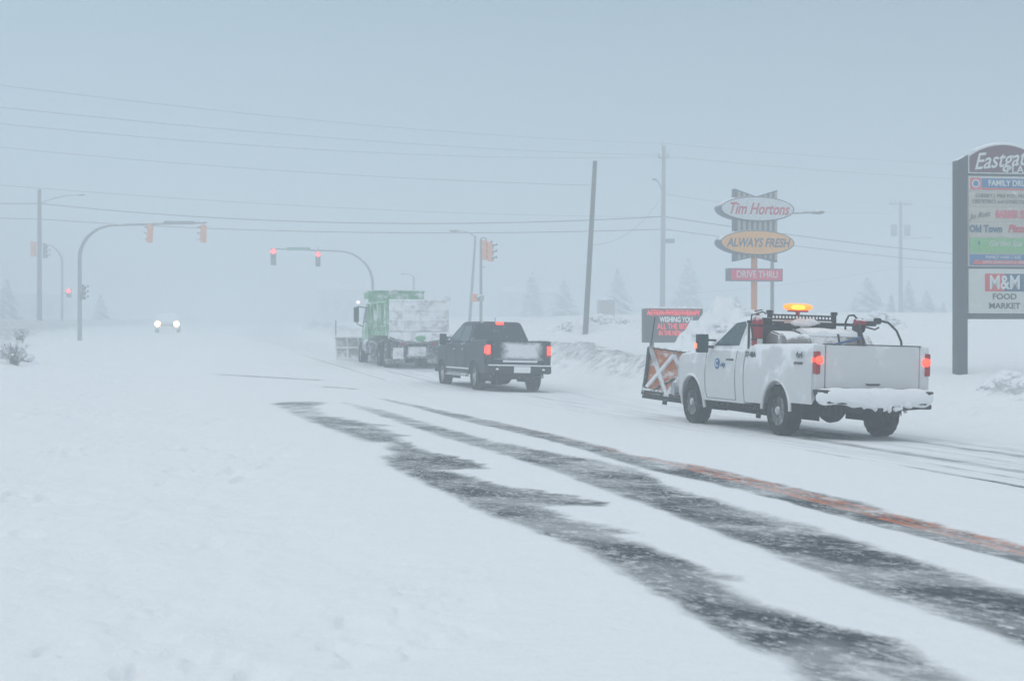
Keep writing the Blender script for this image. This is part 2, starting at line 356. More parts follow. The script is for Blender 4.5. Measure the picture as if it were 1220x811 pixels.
def ground_material(name):
    m = bpy.data.materials.new(name); m.use_nodes = True; t = m.node_tree; p = t.nodes['Principled BSDF']
    tc = N(t, 'ShaderNodeTexCoord'); P = tc.outputs['Object']
    rot = N(t, 'ShaderNodeMapping'); rot.inputs['Rotation'].default_value = (0, 0, R(-15)); t.links.new(P, rot.inputs[0])
    def noise(vec, s, d=6, r=.6, stretch=None):
        if stretch:
            mp = N(t, 'ShaderNodeMapping'); mp.inputs['Scale'].default_value = stretch; t.links.new(vec, mp.inputs[0]); vec = mp.outputs[0]
        n = N(t, 'ShaderNodeTexNoise', i_2=s, i_3=d, i_4=r); t.links.new(vec, n.inputs[0]); return n.outputs[0]
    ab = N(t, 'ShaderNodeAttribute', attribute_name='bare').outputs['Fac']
    au = N(t, 'ShaderNodeAttribute', attribute_name='lateral').outputs['Fac']
    ad = N(t, 'ShaderNodeAttribute', attribute_name='dirt').outputs['Fac']
    n1 = noise(rot.outputs[0], 2.2, 8, .68, (1, .55, 1))
    n2 = noise(rot.outputs[0], 7, 7, .7, (1, .45, 1))
    n3 = noise(rot.outputs[0], 26, 5, .7, (1, .4, 1))
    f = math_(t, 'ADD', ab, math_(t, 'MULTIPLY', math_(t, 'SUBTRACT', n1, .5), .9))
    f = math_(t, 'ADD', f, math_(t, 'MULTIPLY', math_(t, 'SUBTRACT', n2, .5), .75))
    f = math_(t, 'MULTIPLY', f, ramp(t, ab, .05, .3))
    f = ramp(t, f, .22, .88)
    rw = N(t, 'ShaderNodeMapping'); rw.inputs['Rotation'].default_value = (0, 0, R(-33)); t.links.new(P, rw.inputs[0])
    wisp = noise(rw.outputs[0], 2.0, 7, .68, (1.5, .6, 1))
    wisp2 = noise(rw.outputs[0], 9, 6, .75, (1.2, .7, 1))
    wsum = math_(t, 'ADD', math_(t, 'MULTIPLY', wisp, .6), math_(t, 'MULTIPLY', wisp2, .45))
    f = math_(t, 'MULTIPLY', f, math_(t, 'SUBTRACT', 1, math_(t, 'MULTIPLY', ramp(t, wsum, .50, .64), .62)))
    fl = ramp(t, math_(t, 'ADD', math_(t, 'MULTIPLY', n3, .6), math_(t, 'MULTIPLY', n2, .5)), .535, .68)     # flecks of blown snow on the asphalt
    f = math_(t, 'MULTIPLY', f, math_(t, 'SUBTRACT', 1, math_(t, 'MULTIPLY', fl, .8)))
    f = math_(t, 'MULTIPLY', f, .93)
    big = ramp(t, noise(rw.outputs[0], .9, 4, .6, (1.4, .55, 1)), .40, .62)        # stretches under a thin dusting
    f = math_(t, 'MULTIPLY', f, math_(t, 'SUBTRACT', 1, math_(t, 'MULTIPLY', big, math_(t, 'ADD', .16, math_(t, 'MULTIPLY', n2, .45)))))
    ga = noise(P, 60, 4, .6)
    asph = mixc(t, ga, (.012, .025, .036), (.032, .050, .066))
    # worn double yellow line
    uu = math_(t, 'ADD', au, math_(t, 'MULTIPLY', math_(t, 'SUBTRACT', n1, .5), .03))
    d1 = math_(t, 'ABSOLUTE', math_(t, 'SUBTRACT', math_(t, 'ABSOLUTE', math_(t, 'ADD', uu, .17)), .085))
    ln = math_(t, 'MULTIPLY', math_(t, 'SUBTRACT', 1, ramp(t, d1, .05, .085)), ramp(t, noise(rot.outputs[0], 9, 6, .75, (1.6, .35, 1)), .36, .56))
    sy = N(t, 'ShaderNodeSeparateXYZ'); t.links.new(P, sy.inputs[0])
    ln = math_(t, 'MULTIPLY', ln, math_(t, 'SUBTRACT', 1, math_(t, 'MULTIPLY', ramp(t, sy.outputs[1], 18.5, 23), .8)))
    asph = mixc(t, ln, asph, (.62, .155, .045))
    sn = mixc(t, noise(P, .8, 4, .5), (.86, .87, .885), (.90, .905, .915))
    lane = math_(t, 'MULTIPLY', ramp(t, au, 2.0, 3.6), math_(t, 'SUBTRACT', 1, ramp(t, au, 6.4, 8.2)))
    rut = noise(rot.outputs[0], 2.2, 6, .62, (2.6, .10, 1))
    rut = math_(t, 'MULTIPLY', ramp(t, rut, .42, .68), lane)
    sn = mixc(t, math_(t, 'MULTIPLY', rut, .55), sn, (.50, .54, .58))
    dirt = ramp(t, math_(t, 'ADD', math_(t, 'MULTIPLY', ad, .5), noise(P, 2.3, 7, .7)), .74, 1.0)
    sn = mixc(t, math_(t, 'MULTIPLY', dirt, .75), sn, (.30, .32, .34))
    t.links.new(mixc(t, f, sn, asph), p.inputs['Base Color'])
    rr = t.nodes.new('ShaderNodeMapRange'); rr.inputs[3].default_value = .92; rr.inputs[4].default_value = .85
    t.links.new(f, rr.inputs[0]); t.links.new(rr.outputs[0], p.inputs['Roughness'])
    p.inputs['Specular IOR Level'].default_value = .12
    b1 = N(t, 'ShaderNodeBump', i_0=.8, i_1=.07)
    hh = math_(t, 'ADD', noise(rot.outputs[0], 3.0, 6, .65), math_(t, 'MULTIPLY', f, -.5))
    t.links.new(hh, b1.inputs['Height']); t.links.new(b1.outputs[0], p.inputs['Normal'])
    return m
GM = ground_material('snow_over_asphalt')

def fan():
    ys = [3.2]
    while ys[-1] < 330: ys.append(ys[-1]*(1.0048 if ys[-1] < 60 else 1.012))
    ys = np.array(ys)
    s = np.concatenate([np.linspace(-1.6, -.42, 70)[:-1], np.linspace(-.42, .42, 700), np.linspace(.42, 1.6, 70)[1:]])
    S, Y = np.meshgrid(s, ys); X = S*Y
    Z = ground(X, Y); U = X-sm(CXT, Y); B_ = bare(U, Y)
    Z = Z+(1-ss(B_, .05, .75))*.012*(np.abs(U) < 8)*ss(60-Y, 0, 20)
    cl = np.exp(-((U-10.4)/1.8)**2)*ss(Y, 28, 45)*.8+ss(-U, 10, 12.5)*ss(Y, 45, 60)*.9
    cl = cl+.9*np.exp(-(((X-11.6)/.9)**2+((Y-34.5)/2.5)**2))
    Z = Z+.42*np.exp(-(((X-11.6)/1.0)**2+((Y-34.5)/2.2)**2))*(.6+.8*fbm(X*3, Y*2, 3))
    nr, nc = X.shape
    idx = np.arange(nr*nc).reshape(nr, nc)
    q = np.stack([idx[:-1, :-1], idx[:-1, 1:], idx[1:, 1:], idx[1:, :-1]], -1).reshape(-1, 4)
    uc = (U[:-1, :-1].reshape(-1)+U[1:, 1:].reshape(-1))/2
    V = np.stack([X, Y, Z], -1).reshape(-1, 3)
    out = []
    for name, sel in (('road', (uc > -7.5) & (uc < 8.4)), ('snow_ground', ~((uc > -7.5) & (uc < 8.4)))):
        qq = q[sel]; used, inv = np.unique(qq, return_inverse=True); inv = inv.reshape(-1, 4)
        me = bpy.data.meshes.new(name)
        me.vertices.add(len(used)); me.vertices.foreach_set('co', V[used].ravel())
        me.loops.add(inv.size); me.loops.foreach_set('vertex_index', inv.ravel().astype('i4'))
        me.polygons.add(len(inv)); me.polygons.foreach_set('loop_start', np.arange(0, inv.size, 4, dtype='i4'))
        me.update(calc_edges=True); me.polygons.foreach_set('use_smooth', np.ones(len(inv), bool))
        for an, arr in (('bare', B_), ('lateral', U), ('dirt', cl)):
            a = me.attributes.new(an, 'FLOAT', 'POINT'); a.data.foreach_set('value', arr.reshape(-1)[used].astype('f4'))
        me.materials.append(GM)
        o = bpy.data.objects.new(name, me); col.objects.link(o); out.append(o)
    tag(out[0], 'snow covered road with bare asphalt wheel tracks', kind='structure')
    tag(out[1], 'wind packed snow beside the road', kind='structure')
fan()
# one far sheet out to the horizon, below everything
far = MB(); far.raw([(-1500, -60, -.6), (1500, -60, -.6), (1500, 1500, 1.5), (-1500, 1500, 1.5)], [(0, 1, 2, 3)])
tag(far.build('snow_field', M['snow']), 'open snow field out to the horizon', kind='structure')

# haze: one closed box of even air full of blown snow
def haze():
    b = MB(); b.box((0, 130, 7.0), (420, 380, 24))
    m = bpy.data.materials.new('blowing_snow_air'); m.use_nodes = True; t = m.node_tree; t.nodes.clear()
    out = t.nodes.new('ShaderNodeOutputMaterial'); v = t.nodes.new('ShaderNodeVolumePrincipled')
    v.inputs['Color'].default_value = (.875, .932, .965, 1); v.inputs['Density'].default_value = HAZE_DENSITY; v.inputs['Anisotropy'].default_value = .15
    t.links.new(v.outputs[0], out.inputs['Volume'])
    o = b.build('haze', m); tag(o, 'pale air full of blowing snow', kind='stuff')
haze()

HEAD = math.atan2(.28, .96)          # heading of the right-hand lane, turned left of the view axis

# ------------------------------------------------------------------ vehicle builders
def wheel(parent, x, y, r, wd, side, rim_mat, rr=.26, holes=8, name='wheel', z=None, dish=.06):
    root = MB()
    h = wd/2
    prof = [(-h*.8, rr*.98), (-h, rr*1.12), (-h*1.02, r*.86), (-h*.86, r*.975), (-h*.5, r), (-.012, r), (-.011, r*.98), (.011, r*.98), (.012, r), (h*.5, r), (h*.86, r*.975), (h*1.02, r*.86), (h, rr*1.12), (h*.8, rr*.98)]
    def mod(a, q, k):
        if q > r*.96 and (k//2) % 2 and abs(a) > h*.3: return .972
        return 1
    root.lathe(prof, (0, 0, 0), 'x', 72, mod)
    o = root.build(name, M['under'], parent, loc=(x, y, r if z is None else z))
    o.data.materials[0] = M['tyre']; o.name = name
    a = side*h*.8
    rm = MB(); s_ = side
    rm.lathe([(a, rr), (a-s_*.015, rr*.93), (a-s_*dish*.9, rr*.84), (a-s_*dish, rr*.60), (a-s_*dish*.4, rr*.42), (a-s_*dish*.2, rr*.30), (a+s_*.02, rr*.26), (a+s_*.03, .001)], (0, 0, 0), 'x', 40)
    nb = len(rm.bm.faces)
    hm = rm
    for k in range(holes):
        t = 2*math.pi*(k+.5)/holes
        hm.lathe([(a-s_*dish*1.1, rr*.075), (a-s_*(dish*.93-.006), rr*.075)], (0, rr*.72*math.cos(t), rr*.72*math.sin(t)), 'x', 10)
    ro = rm.build('rim', rim_mat, o); ro.data.materials.append(M['rimhole'])
    for i in range(nb, len(ro.data.polygons)): ro.data.polygons[i].material_index = 1
    return o

def body_loft(parent, name, m, y0, y1, W, zbot, ztop, arches, extra=(), tumble=.055, shoulder=.07, hollow=False, nose=None):
    """lofted lower body between y0 and y1; zbot(y), ztop(y); arches = [(yc, radius, zc)]"""
    ys = set(np.linspace(y0, y1, 26))
    for yc, ra, zc in arches:
        for k in range(0, 19):
            ys.add(yc+ra*math.cos(math.pi*k/18))
        ys.add(yc+ra+.002); ys.add(yc-ra-.002)
    for e in extra: ys.add(e)
    ys = sorted(v for v in ys if y0-1e-6 <= v <= y1+1e-6)
    yy = [ys[0]]
    for v in ys[1:]:
        if v-yy[-1] > .0015: yy.append(v)
    rings = []
    for y in yy:
        zb = zbot(y)
        for yc, ra, zc in arches:
            if abs(y-yc) < ra: zb = max(zb, zc+math.sqrt(max(0, ra*ra-(y-yc)**2)))
        zt = ztop(y); zb = min(zb, zt-.12)
        k = nose(y) if nose else 0
        hw = W/2-k; side = []
        nz = 9
        for i in range(nz+1):
            z = zb+(zt-shoulder-zb)*i/nz
            bulge = tumble*((z-.95)/.5)**2 if z > .95 else tumble*.9*((.95-z)/.55)**2
            crease = .012*math.exp(-((z-1.12)/.04)**2)
            side.append((hw-bulge+crease, z))
        bx, bz = side[-1]
        for a in (25, 50, 75):
            side.append((bx-shoulder*(1-math.cos(R(a))), bz+shoulder*math.sin(R(a))))
        bx2 = bx-shoulder
        side += [(bx2*.75, zt+.012), (bx2*.4, zt+.03)]
        ring = [(x, y, z) for x, z in side]+[(0, y, zt+.034)]+[(-x, y, z) for x, z in side[::-1]]
        rings.append(ring)
    b = MB(); b.loft(rings)
    for yc, ra, zc in arches:                      # rolled arch lips
        for s in (-1, 1):
            pts = []
            for k in range(-1, 20):
                a = math.pi*k/18
                z = zc+ra*math.sin(a); y = yc+ra*math.cos(a)
                if not (y0-.02 <= y <= y1+.02): continue
                bul = tumble*((z-.95)/.5)**2 if z > .95 else tumble*.9*((.95-z)/.55)**2
                pts.append((s*(W/2-bul-.012), y, z))
            if len(pts) > 2: b.tube(pts, .030, 8)
    return b.build(name, m, parent, 32)

def wells(parent, arches, W):
    for yc, ra, zc in arches:
        for s in (-1, 1):
            b = MB(); pr = []
            for k in range(0, 13):
                a = math.pi*k/12; pr.append((yc+(ra-.012)*math.cos(a), zc+(ra-.012)*math.sin(a)))
            x0, x1 = s*(W/2-.10), s*(W/2-.50)
            b.loft([[(x0, y, z), (x1, y, z), (x1, y+.006*(y-yc), z+.01), (x0, y+.006*(y-yc), z+.01)] for y, z in pr])
            b.box((s*(W/2-.51), yc, zc+ra*.4), (.01, ra*2, ra*1.4))
            b.build('wheel_well', M['under'], parent)

def greenhouse(parent, yb0, yf0, yb1, yf1, z0, z1, w0, w1, m, name='cab_roof'):
    rings = []
    n = 7
    for i in range(n+4):
        if i <= n: t = i/n; z = z0+(z1-.07-z0)*t; ins = 0
        else:
            a = R((i-n)*27); z = z1-.07+.07*math.sin(a); ins = .10*(1-math.cos(a))+.02; t = 1
        yb = yb0+(yb1-yb0)*t+ins; yf = yf0+(yf1-yf0)*t-ins*1.5; w_ = w0+(w1-w0)*t**1.1-ins
        c = .09; ring = []
        for cx, cy, a0 in ((w_-c, yf-c, 0), (-w_+c, yf-c, 90), (-w_+c, yb+c, 180), (w_-c, yb+c, 270)):
            for k in range(5):
                a = R(a0+k*22.5); ring.append((cx+c*math.cos(a), cy+c*math.sin(a), z))
        rings.append(ring)
    b = MB(); b.loft(rings)
    def side(y, z, out=.004):
        t = (z-z0)/(z1-.07-z0); return w0+(w1-w0)*max(0, t)**1.1+out
    def back(z, out=.004):
        t = (z-z0)/(z1-.07-z0); return yb0+(yb1-yb0)*t-out
    def front(z, out=.004):
        t = (z-z0)/(z1-.07-z0); return yf0+(yf1-yf0)*t+out
    return b.build(name, m, parent, 30), side, back, front

def panel(parent, name, m, poly, fn, a, b_):
    b = MB(); b.prism(poly, fn, a, b_); return b.build(name, m, parent)

def mirror(parent, x, y, z, s, m, lit):
    b = MB()
    b.box((s*.06, .02, -.06), (.20, .06, .05), bev=.012); b.box((s*.06, .02, .06), (.20, .05, .04), bev=.01)
    o = b.build('mirror', M['black'], parent, loc=(x, y, z))
    h = MB(); h.box((s*.235, -.01, 0), (.21, .13, .34), bev=.035); h.build('mirror_housing', m, o)
    if lit:
        l = MB(); l.box((s*.335, .02, -.05), (.04, .10, .09), bev=.015); l.build('marker_light', M['marker_lit'], o)
    g = MB(); g.box((s*.235, -.079, 0), (.17, .006, .29)); g.build('mirror_glass', M['glass'], o)
    return o

# ---------------- white service pickup with plough
def white_pickup():
    x0, y0 = 5.41, 25.75
    t = empty('pickup_truck', (x0+.02, y0, gz(x0, y0)), HEAD, ry=R(1.5)); t.scale = (1.05, 1.05, 1.02)
    tag(t, 'white service pickup with glowing amber beacon, tank in bed and orange plough in front', 'pickup truck')
    W = 2.03; wb = 3.48; ra = .50; zc = .42
    arches = [(0, ra, zc), (wb, ra, zc)]
    # cab lower and front clip
    def ztop(y):
        if y < 2.75: return 1.42
        return 1.42-.15*((y-2.75)/1.6)**1.3-(.20*ss(np.array(y), 4.05, 4.36))
    def nose(y): return .16*float(ss(np.array(y), 3.95, 4.36))**2
    body_loft(t, 'cab_body', M['white'], 1.27, 4.36, W, lambda y: .47+(.06 if y > 4.0 else 0), lambda y: float(ztop(y)), [(wb, ra, zc)], nose=nose)
    cab, side, back, front = greenhouse(t, 1.29, 3.05, 1.42, 2.05, 1.41, 2.0, .945, .755, M['white'])
    # windows
    for s in (-1, 1):
        poly = [(1.62, 1.47), (2.66, 1.46), (2.50, 1.56), (2.06, 1.87), (1.72, 1.90), (1.62, 1.84)]
        panel(t, 'side_window', M['glass'], poly, lambda p, o, s=s: (s*side(p[0], p[1], o), p[0], p[1]), -.02, .006)
    panel(t, 'rear_window', M['glass'], [(-.66, 1.50), (.66, 1.50), (.58, 1.88), (-.58, 1.88)], lambda p, o: (p[0], back(p[1], o), p[1]), -.02, .008)
    panel(t, 'windshield', M['glass'], [(-.80, 1.46), (.80, 1.46), (.66, 1.89), (-.66, 1.89)], lambda p, o: (p[0], front(p[1], o), p[1]), -.02, .008)
    # door seams, handle, logo
    def sidex(z): return W/2-(.055*((z-.95)/.5)**2 if z > .95 else .0495*((.95-z)/.55)**2)
    for s in (-1, 1):
        b = MB()
        for yy in (1.58, 2.84):
            b.tube([(s*(sidex(z)+.001), yy-(.05 if z < .6 and yy > 2 else 0), z) for z in np.linspace(.52, 1.38, 8)], .006, 5)
        b.tube([(s*(sidex(.52)+.001), yy, .52) for yy in (1.58, 2.2, 2.79)], .006, 5)
        d = b.build('door', M['black'], t)
        h = MB(); h.tube([(s*(sidex(1.2)+.005), 1.68, 1.22), (s*(sidex(1.2)+.045), 1.72, 1.22), (s*(sidex(1.2)+.045), 1.86, 1.22), (s*(sidex(1.2)+.005), 1.90, 1.22)], .017, 6)
        h.build('door_handle', M['black'], d)
        rot = (R(90), 0, R(-90)) if s < 0 else (R(90), 0, R(90))
        e = MB(); e.lathe([(s*(sidex(1.12)+.001), .001), (s*(sidex(1.12)+.001), .10), (s*(sidex(1.12)+.016), .095), (s*(sidex(1.12)+.016), .001)], (0, 2.32, 1.14), 'x', 24)
        e.build('door_emblem', M['cityblue'], t)
        text('emblem_lettering', 'C', .17, M['slet'], t, (s*(sidex(1.12)+.019), 2.32, 1.14), rot, offset=.004)
        text('emblem_lettering', 'city', .13, M['cityblue'], t, (s*(sidex(1.12)+.012), 2.08, 1.13), rot, shear=.2)
        text('unit_number', '77-48A', .13, M['decal'], t, (s*(sidex(1.29)+.010), 1.02 if s < 0 else 1.02, 1.315), rot, offset=.001)
        text('bed_decal', '4x4', .15, M['decal'], t, (s*(sidex(1.25)+.014), -.74, 1.33), rot, shear=.2)
        text('bed_decal', 'OFF ROAD', .062, M['decal'], t, (s*(sidex(1.2)+.016), -.74, 1.20), rot)
        mirror(t, s*.93, 2.66, 1.50, s, M['black'], True)
    # bed: side walls with arches, floor, front wall
    y_r, y_f = -1.17, 1.23
    for s in (-1, 1):
        rings = []; ys = sorted(set(list(np.linspace(y_r, y_f, 22))+[ra*math.cos(math.pi*k/18) for k in range(19)]+[ra+.002, -ra-.002]))
        for y in ys:
            zb = .56 if y < 0 else .50
            if abs(y) < ra: zb = max(zb, zc+math.sqrt(ra*ra-y*y))
            zt = 1.50+.02*(1-(y-y_r)/2.4); ring = []
            for i in range(10):
                z = zb+(zt-.04-zb)*i/9
                flare = .03*math.exp(-((math.hypot(y, z-zc)-ra)/.11)**2) if z > .5 else 0
                ring.append((s*(sidex(z)+flare), y, z))
            ring += [(s*(sidex(zt)-.02), y, zt-.008), (s*(sidex(zt)-.05), y, zt), (s*(sidex(zt)-.10), y, zt), (s*(sidex(zt)-.115), y, zt-.03), (s*(sidex(zt)-.10), y, max(zb, .8)+.01)]
            rings.append(ring)
        b = MB(); b.loft(rings)
        b.tube([(s*(W/2-.015+.02), ra*math.cos(math.pi*k/18), zc+ra*math.sin(math.pi*k/18)) for k in range(0, 19)], .028, 8)
        b.build('bed_side', M['white'], t, 32)
    b = MB(); b.box((0, .03, .86), (W-.2, 2.38, .05)); b.box((0, y_f-.02, 1.17), (W-.14, .05, .60))
    for s in (-1, 1): b.box((s*.80, 0, 1.0), (.22, 1.1, .26), bev=.05)
    b.build('bed_floor', M['white'], t)
    # tailgate
    b = MB(); b.box((0, y_r-.035, 1.165), (1.60, .07, .67), bev=.015)
    tg = b.build('tailgate', M['white'], t)
    b = MB(); b.box((0, y_r-.03, 1.515), (1.66, .085, .018), bev=.006); b.build('tailgate_cap', M['black'], tg)
    b = MB(); b.prism([(-.13, .905), (.13, .905), (.10, .875), (-.10, .875)], lambda p, o: (p[0], o, p[1]), y_r-.085, y_r-.06); b.build('tow_slot', M['black'], tg)
    for s in (-1, 1):                               # corner posts
        b = MB(); b.box((s*.895, y_r-.02, 1.14), (.165, .09, .74), bev=.03); b.build('corner_post', M['white'], t)
        b = MB(); b.box((s*.945, y_r-.045, 1.22), (.085, .10, .36), bev=.022)
        l = b.build('tail_light', M['lamp_red'], t)
        g = MB(); g.lathe([(y_r-.112, .001), (y_r-.11, .045), (y_r-.095, .065), (y_r-.07, .072), (y_r-.06, .001)], (s*.925, 0, 1.26), 'y', 20)
        if s < 0: g.lathe([(-1.0, .04), (-.99, .001)], (0, y_r-.02, 1.26), 'x', 16)
        g.build('lit_bulb', M['lamp_lit'], l)
    # rear bumper caked in snow
    b = MB()
    prof = [(-1.03, -.02), (-1.0, -.14), (-.9, -.20), (0, -.25), (.9, -.20), (1.0, -.14), (1.03, -.02), (.95, .02), (-.95, .02)]
    b.prism(prof, lambda p, z: (p[0]*(1-.08*max(0, .78-z)/.2), y_r-.05+p[1], z), .58, .80, bev=.012)
    bp = b.build('rear_bumper', M['black'], t)
    b = MB()
    rings = []
    rng = random.Random(5)
    for i in range(41):
        x = -.985+i*.04925; e = max(.02, 1-abs(x/1.0)**10); rr = []
        cy = y_r-.15-.10*(1-abs(x/1.0)**2.5)
        drip = .03+.05*mnoise.noise(Vector((x*4, 3, 0)))+.13*math.exp(-((x-.02)/.2)**2)*(.6+.8*mnoise.noise(Vector((x*14, 1, 2))))
        for k in range(12):
            a = 2*math.pi*k/12
            n = 1+.16*mnoise.noise(Vector((x*6, math.cos(a)*1.5, math.sin(a)*1.5)))
            zz = math.sin(a)
            rr.append((x, cy+.085*e**.3*math.cos(a)*n, .715+(.125 if zz > 0 else .13+drip)*zz*e**.3*n))
        rings.append(rr)
    b.loft(rings)
    for i in range(26): b.lump((rng.uniform(-.35, .55), y_r-.27+rng.uniform(-.02, .05), rng.uniform(.52, .70)), (rng.uniform(.03, .07), .04, rng.uniform(.03, .07)), i, .4, 2, 2)
    b.build('snow_crust', M['snow'], bp)
    # powder stuck on the tailgate foot
    # hitch, undercarriage
    b = MB()
    for s in (-1, 1): b.box((s*.42, 1.6, .60), (.09, 5.4, .14)); b.box((s*.52, 0, .52), (.07, 1.3, .05))
    b.box((0, y_r-.10, .53), (.9, .08, .09), bev=.01); b.box((0, y_r-.22, .50), (.07, .25, .07)); b.box((.1, 2.2, .55), (.5, 1.8, .2)); b.box((-.2, .9, .52), (.5, .9, .2), bev=.05)
    b.box((0, 3.6, .6), (1.2, 1.2, .25))
    b.build('chassis', M['under'], t)
    b = MB(); b.tube([(-.85, 0, .43), (.85, 0, .43)], .055, 10); b.lathe([(-.20, .05), (-.15, .15), (-.02, .20), (.10, .17), (.2, .05)], (-.05, 0, .42), 'y', 20); b.lump((-.05, -.05, .42), (.22, .2, .19), 2, .08)
    b.build('rear_axle', M['under'], t)
    b = MB(); b.tube([(-.85, wb, .43), (.85, wb, .43)], .05, 10); b.build('front_axle', M['under'], t)
    b = MB(); b.tube([(.55, .6, .50), (.60, -.5, .48), (.74, -.95, .52), (.86, -1.22, .55)], .042, 10); b.box((.86, -1.28, .555), (.26, .10, .085), bev=.03)
    b.build('exhaust_pipe', M['black'], t)
    b = MB(); rng = random.Random(9)
    for i in range(64):
        x = rng.uniform(-.72, .66); z0 = rng.uniform(.50, .60); ln = rng.uniform(.06, .20)*(1.6 if i % 9 == 0 else .8)
        yy = rng.uniform(-1.22, -.85)
        b.tube([(x, yy, z0+.05), (x+rng.uniform(-.02, .02), yy, z0-ln*.5), (x+rng.uniform(-.02, .02), yy, z0-ln)], rng.uniform(.018, .045), 6, .004)
    b.build('icicle_fringe', M['tyre'], t)
    for s in (-1, 1):
        b = MB(); b.box((s*.52, -1.0, .46), (.11, .06, .17), bev=.02); b.build('spring_shackle', M['tyre'], t)
        b = MB()
        for i in range(30):
            yy = rng.uniform(.6, 2.8); b.lump((s*(.86+rng.uniform(-.1, .03)), yy, .45+rng.uniform(-.05, .05)), (.06, .10, .05), i+40*s, .5, 2, 2)
        b.build('ice_buildup', M['tyre'], t)
    wells(t, arches, W)
    for y in (0, wb):
        for s in (-1, 1): wheel(t, s*.865, y, .41, .27, s, M['rim'], rr=.245)
    # grille, headlamps (front, seen from the side)
    b = MB(); b.box((0, 4.37, .98), (1.2, .05, .40), bev=.02)
    for k in range(3): b.box((0, 4.40, .86+k*.12), (1.2, .03, .045))
    b.build('grille', M['black'], t)
    for s in (-1, 1):
        b = MB(); b.box((s*.78, 4.30, 1.0), (.30, .12, .30), bev=.03); b.build('headlight', M['chrome'], t)
    b = MB(); b.box((0, 4.42, .62), (1.96, .16, .26), bev=.04); b.build('front_bumper', M['chrome'], t)
    # headache rack behind the cab
    b = MB()
    for s in (-1, 1):
        b.box((s*.60, 1.16, 1.80), (.065, .065, .74), bev=.01); b.box((s*.60, 1.16, 2.165), (.085, .10, .06), bev=.01)
        b.box((s*.80, 1.16, 1.98), (.40, .05, .05)); b.tube([(s*.97, 1.16, 1.52), (s*.97, 1.16, 1.98)], .02, 6)
    b.box((0, 1.16, 2.115), (1.2, .03, .028)); b.box((0, 1.16, 2.045), (1.2, .03, .028))
    for k in range(-9, 10): b.box((k*.062, 1.16, 2.08), (.018, .02, .05))
    b.box((0, 1.16, 1.93), (1.2, .04, .05)); b.box((0, 1.16, 1.62), (1.2, .03, .04))
    rk = b.build('headache_rack', M['blackrack'], t, loc=(0, 0, -.10))
    b = MB()
    b.bm.free()
    for a_, c_ in ((-.47, .26), (.47, .26)):
        b = MB(); b.box((a_, 1.15, 1.955), (c_, .05, .11), bev=.02); b.build('work_light', M['blackrack'], rk)
    b = MB()
    for i in range(9): b.lump((-.08+i*.03, 1.15, 1.99+.02*math.sin(i)), (.13, .04, .06), i, .35, 2, 2)
    b.build('snow_crust', M['snow'], rk)
    # beacon
    b = MB(); b.tube([(0, 1.16, 2.12), (0, 1.16, 2.21)], .035, 10); b.box((0, 1.16, 2.20), (.34, .12, .03), bev=.01)
    be = b.build('beacon_base', M['lamp_red'], t, loc=(-.08, 0, -.11))
    b = MB(); rings = []
    for i in range(17):
        x = -.25+i*.03125; e = (1-abs(x/.262)**4)**.5
        rings.append([(x, 1.16+.13*e*math.cos(R(k*30)), 2.27+.062*e*math.sin(R(k*30))) for k in range(12)])
    b.loft(rings); b.build('beacon_dome', M['amber_lit'], be)
    b = MB(); b.lathe([(-.13, .001), (-.10, .03), (0, .04), (.10, .03), (.13, .001)], (-.05, 1.045, 2.262), 'x', 14); b.build('beacon_bulb', M['amber_core'], be)
    # tank: hexagonal steel slip tank across the bed
    b = MB()
    hexp = [(.50, .90), (1.02, .90), (1.10, 1.30), (1.04, 1.66), (.88, 1.74), (.56, 1.68), (.44, 1.34)]
    b.prism(hexp, lambda p, x: (x, p[0], p[1]), -.72, .72, bev=.03)
    tk = b.build('fuel_tank', M['steel'], t, 25)
    b = MB(); 
    b.bm.free()
    for x in (-.30, .36):
        b = MB(); b.tube([(x, .43, 1.34), (x, .55, 1.69), (x, .88, 1.755), (x, 1.05, 1.67)], .018, 6); b.build('tank_strap', M['black'], tk)
    b = MB(); rings = []
    for i in range(15):
        x = -.20+i*.066
        rings.append([(x, .55, 1.66), (x, .58, 1.73+.03*mnoise.noise(Vector((x*5, 0, 0)))), (x, .80, 1.80+.03*mnoise.noise(Vector((x*4, 3, 0)))), (x, .98, 1.77), (x, 1.03, 1.66)])
    b.loft(rings); b.build('snow_crust', M['snow'], tk)
    b = MB(); b.prism([(-.28, .95), (.24, .95), (.24, 1.40), (.12, 1.62), (-.10, 1.70), (-.28, 1.5)], lambda p, x: (x, .55+p[0], p[1]), .74, .88, bev=.015)
    b.build('tank_guard', M['steel'], tk)
    # big drum at the left rear of the tank
    b = MB(); b.lathe([(-.22, .001), (-.22, .16), (-.19, .185), (.19, .185), (.22, .16), (.22, .001)], (-.50, .40, 1.50), 'x', 24); b.build('drum', M['steel'], t, 30)
    # extinguisher
    b = MB(); b.lathe([(1.42, .085), (1.44, .095), (1.90, .095), (1.95, .075), (1.99, .03), (2.02, .03)], (-.86, 1.06, 0), 'z', 20)
    ex = b.build('fire_extinguisher', M['red'], t)
    b = MB(); b.tube([(-.90, 1.06, 2.02), (-.80, 1.0, 2.055), (-.74, 1.0, 2.02)], .013, 6); b.tube([(-.92, 1.06, 2.06), (-.80, 1.02, 2.09)], .012, 6)
    b.tube([(-.86, 1.06, 2.02), (-.98, 1.04, 2.0), (-1.0, 1.03, 1.85), (-.97, 1.0, 1.6)], .014, 6)
    for z in (1.56, 1.80): b.lathe([(z, .101), (z+.035, .101)], (-.86, 1.06, 0), 'z', 20)
    b.build('extinguisher_hose', M['black'], ex)
    b = MB(); b.box((-.86, .961, 1.53), (.09, .012, .12)); b.build('extinguisher_tag', M['slet'], ex)
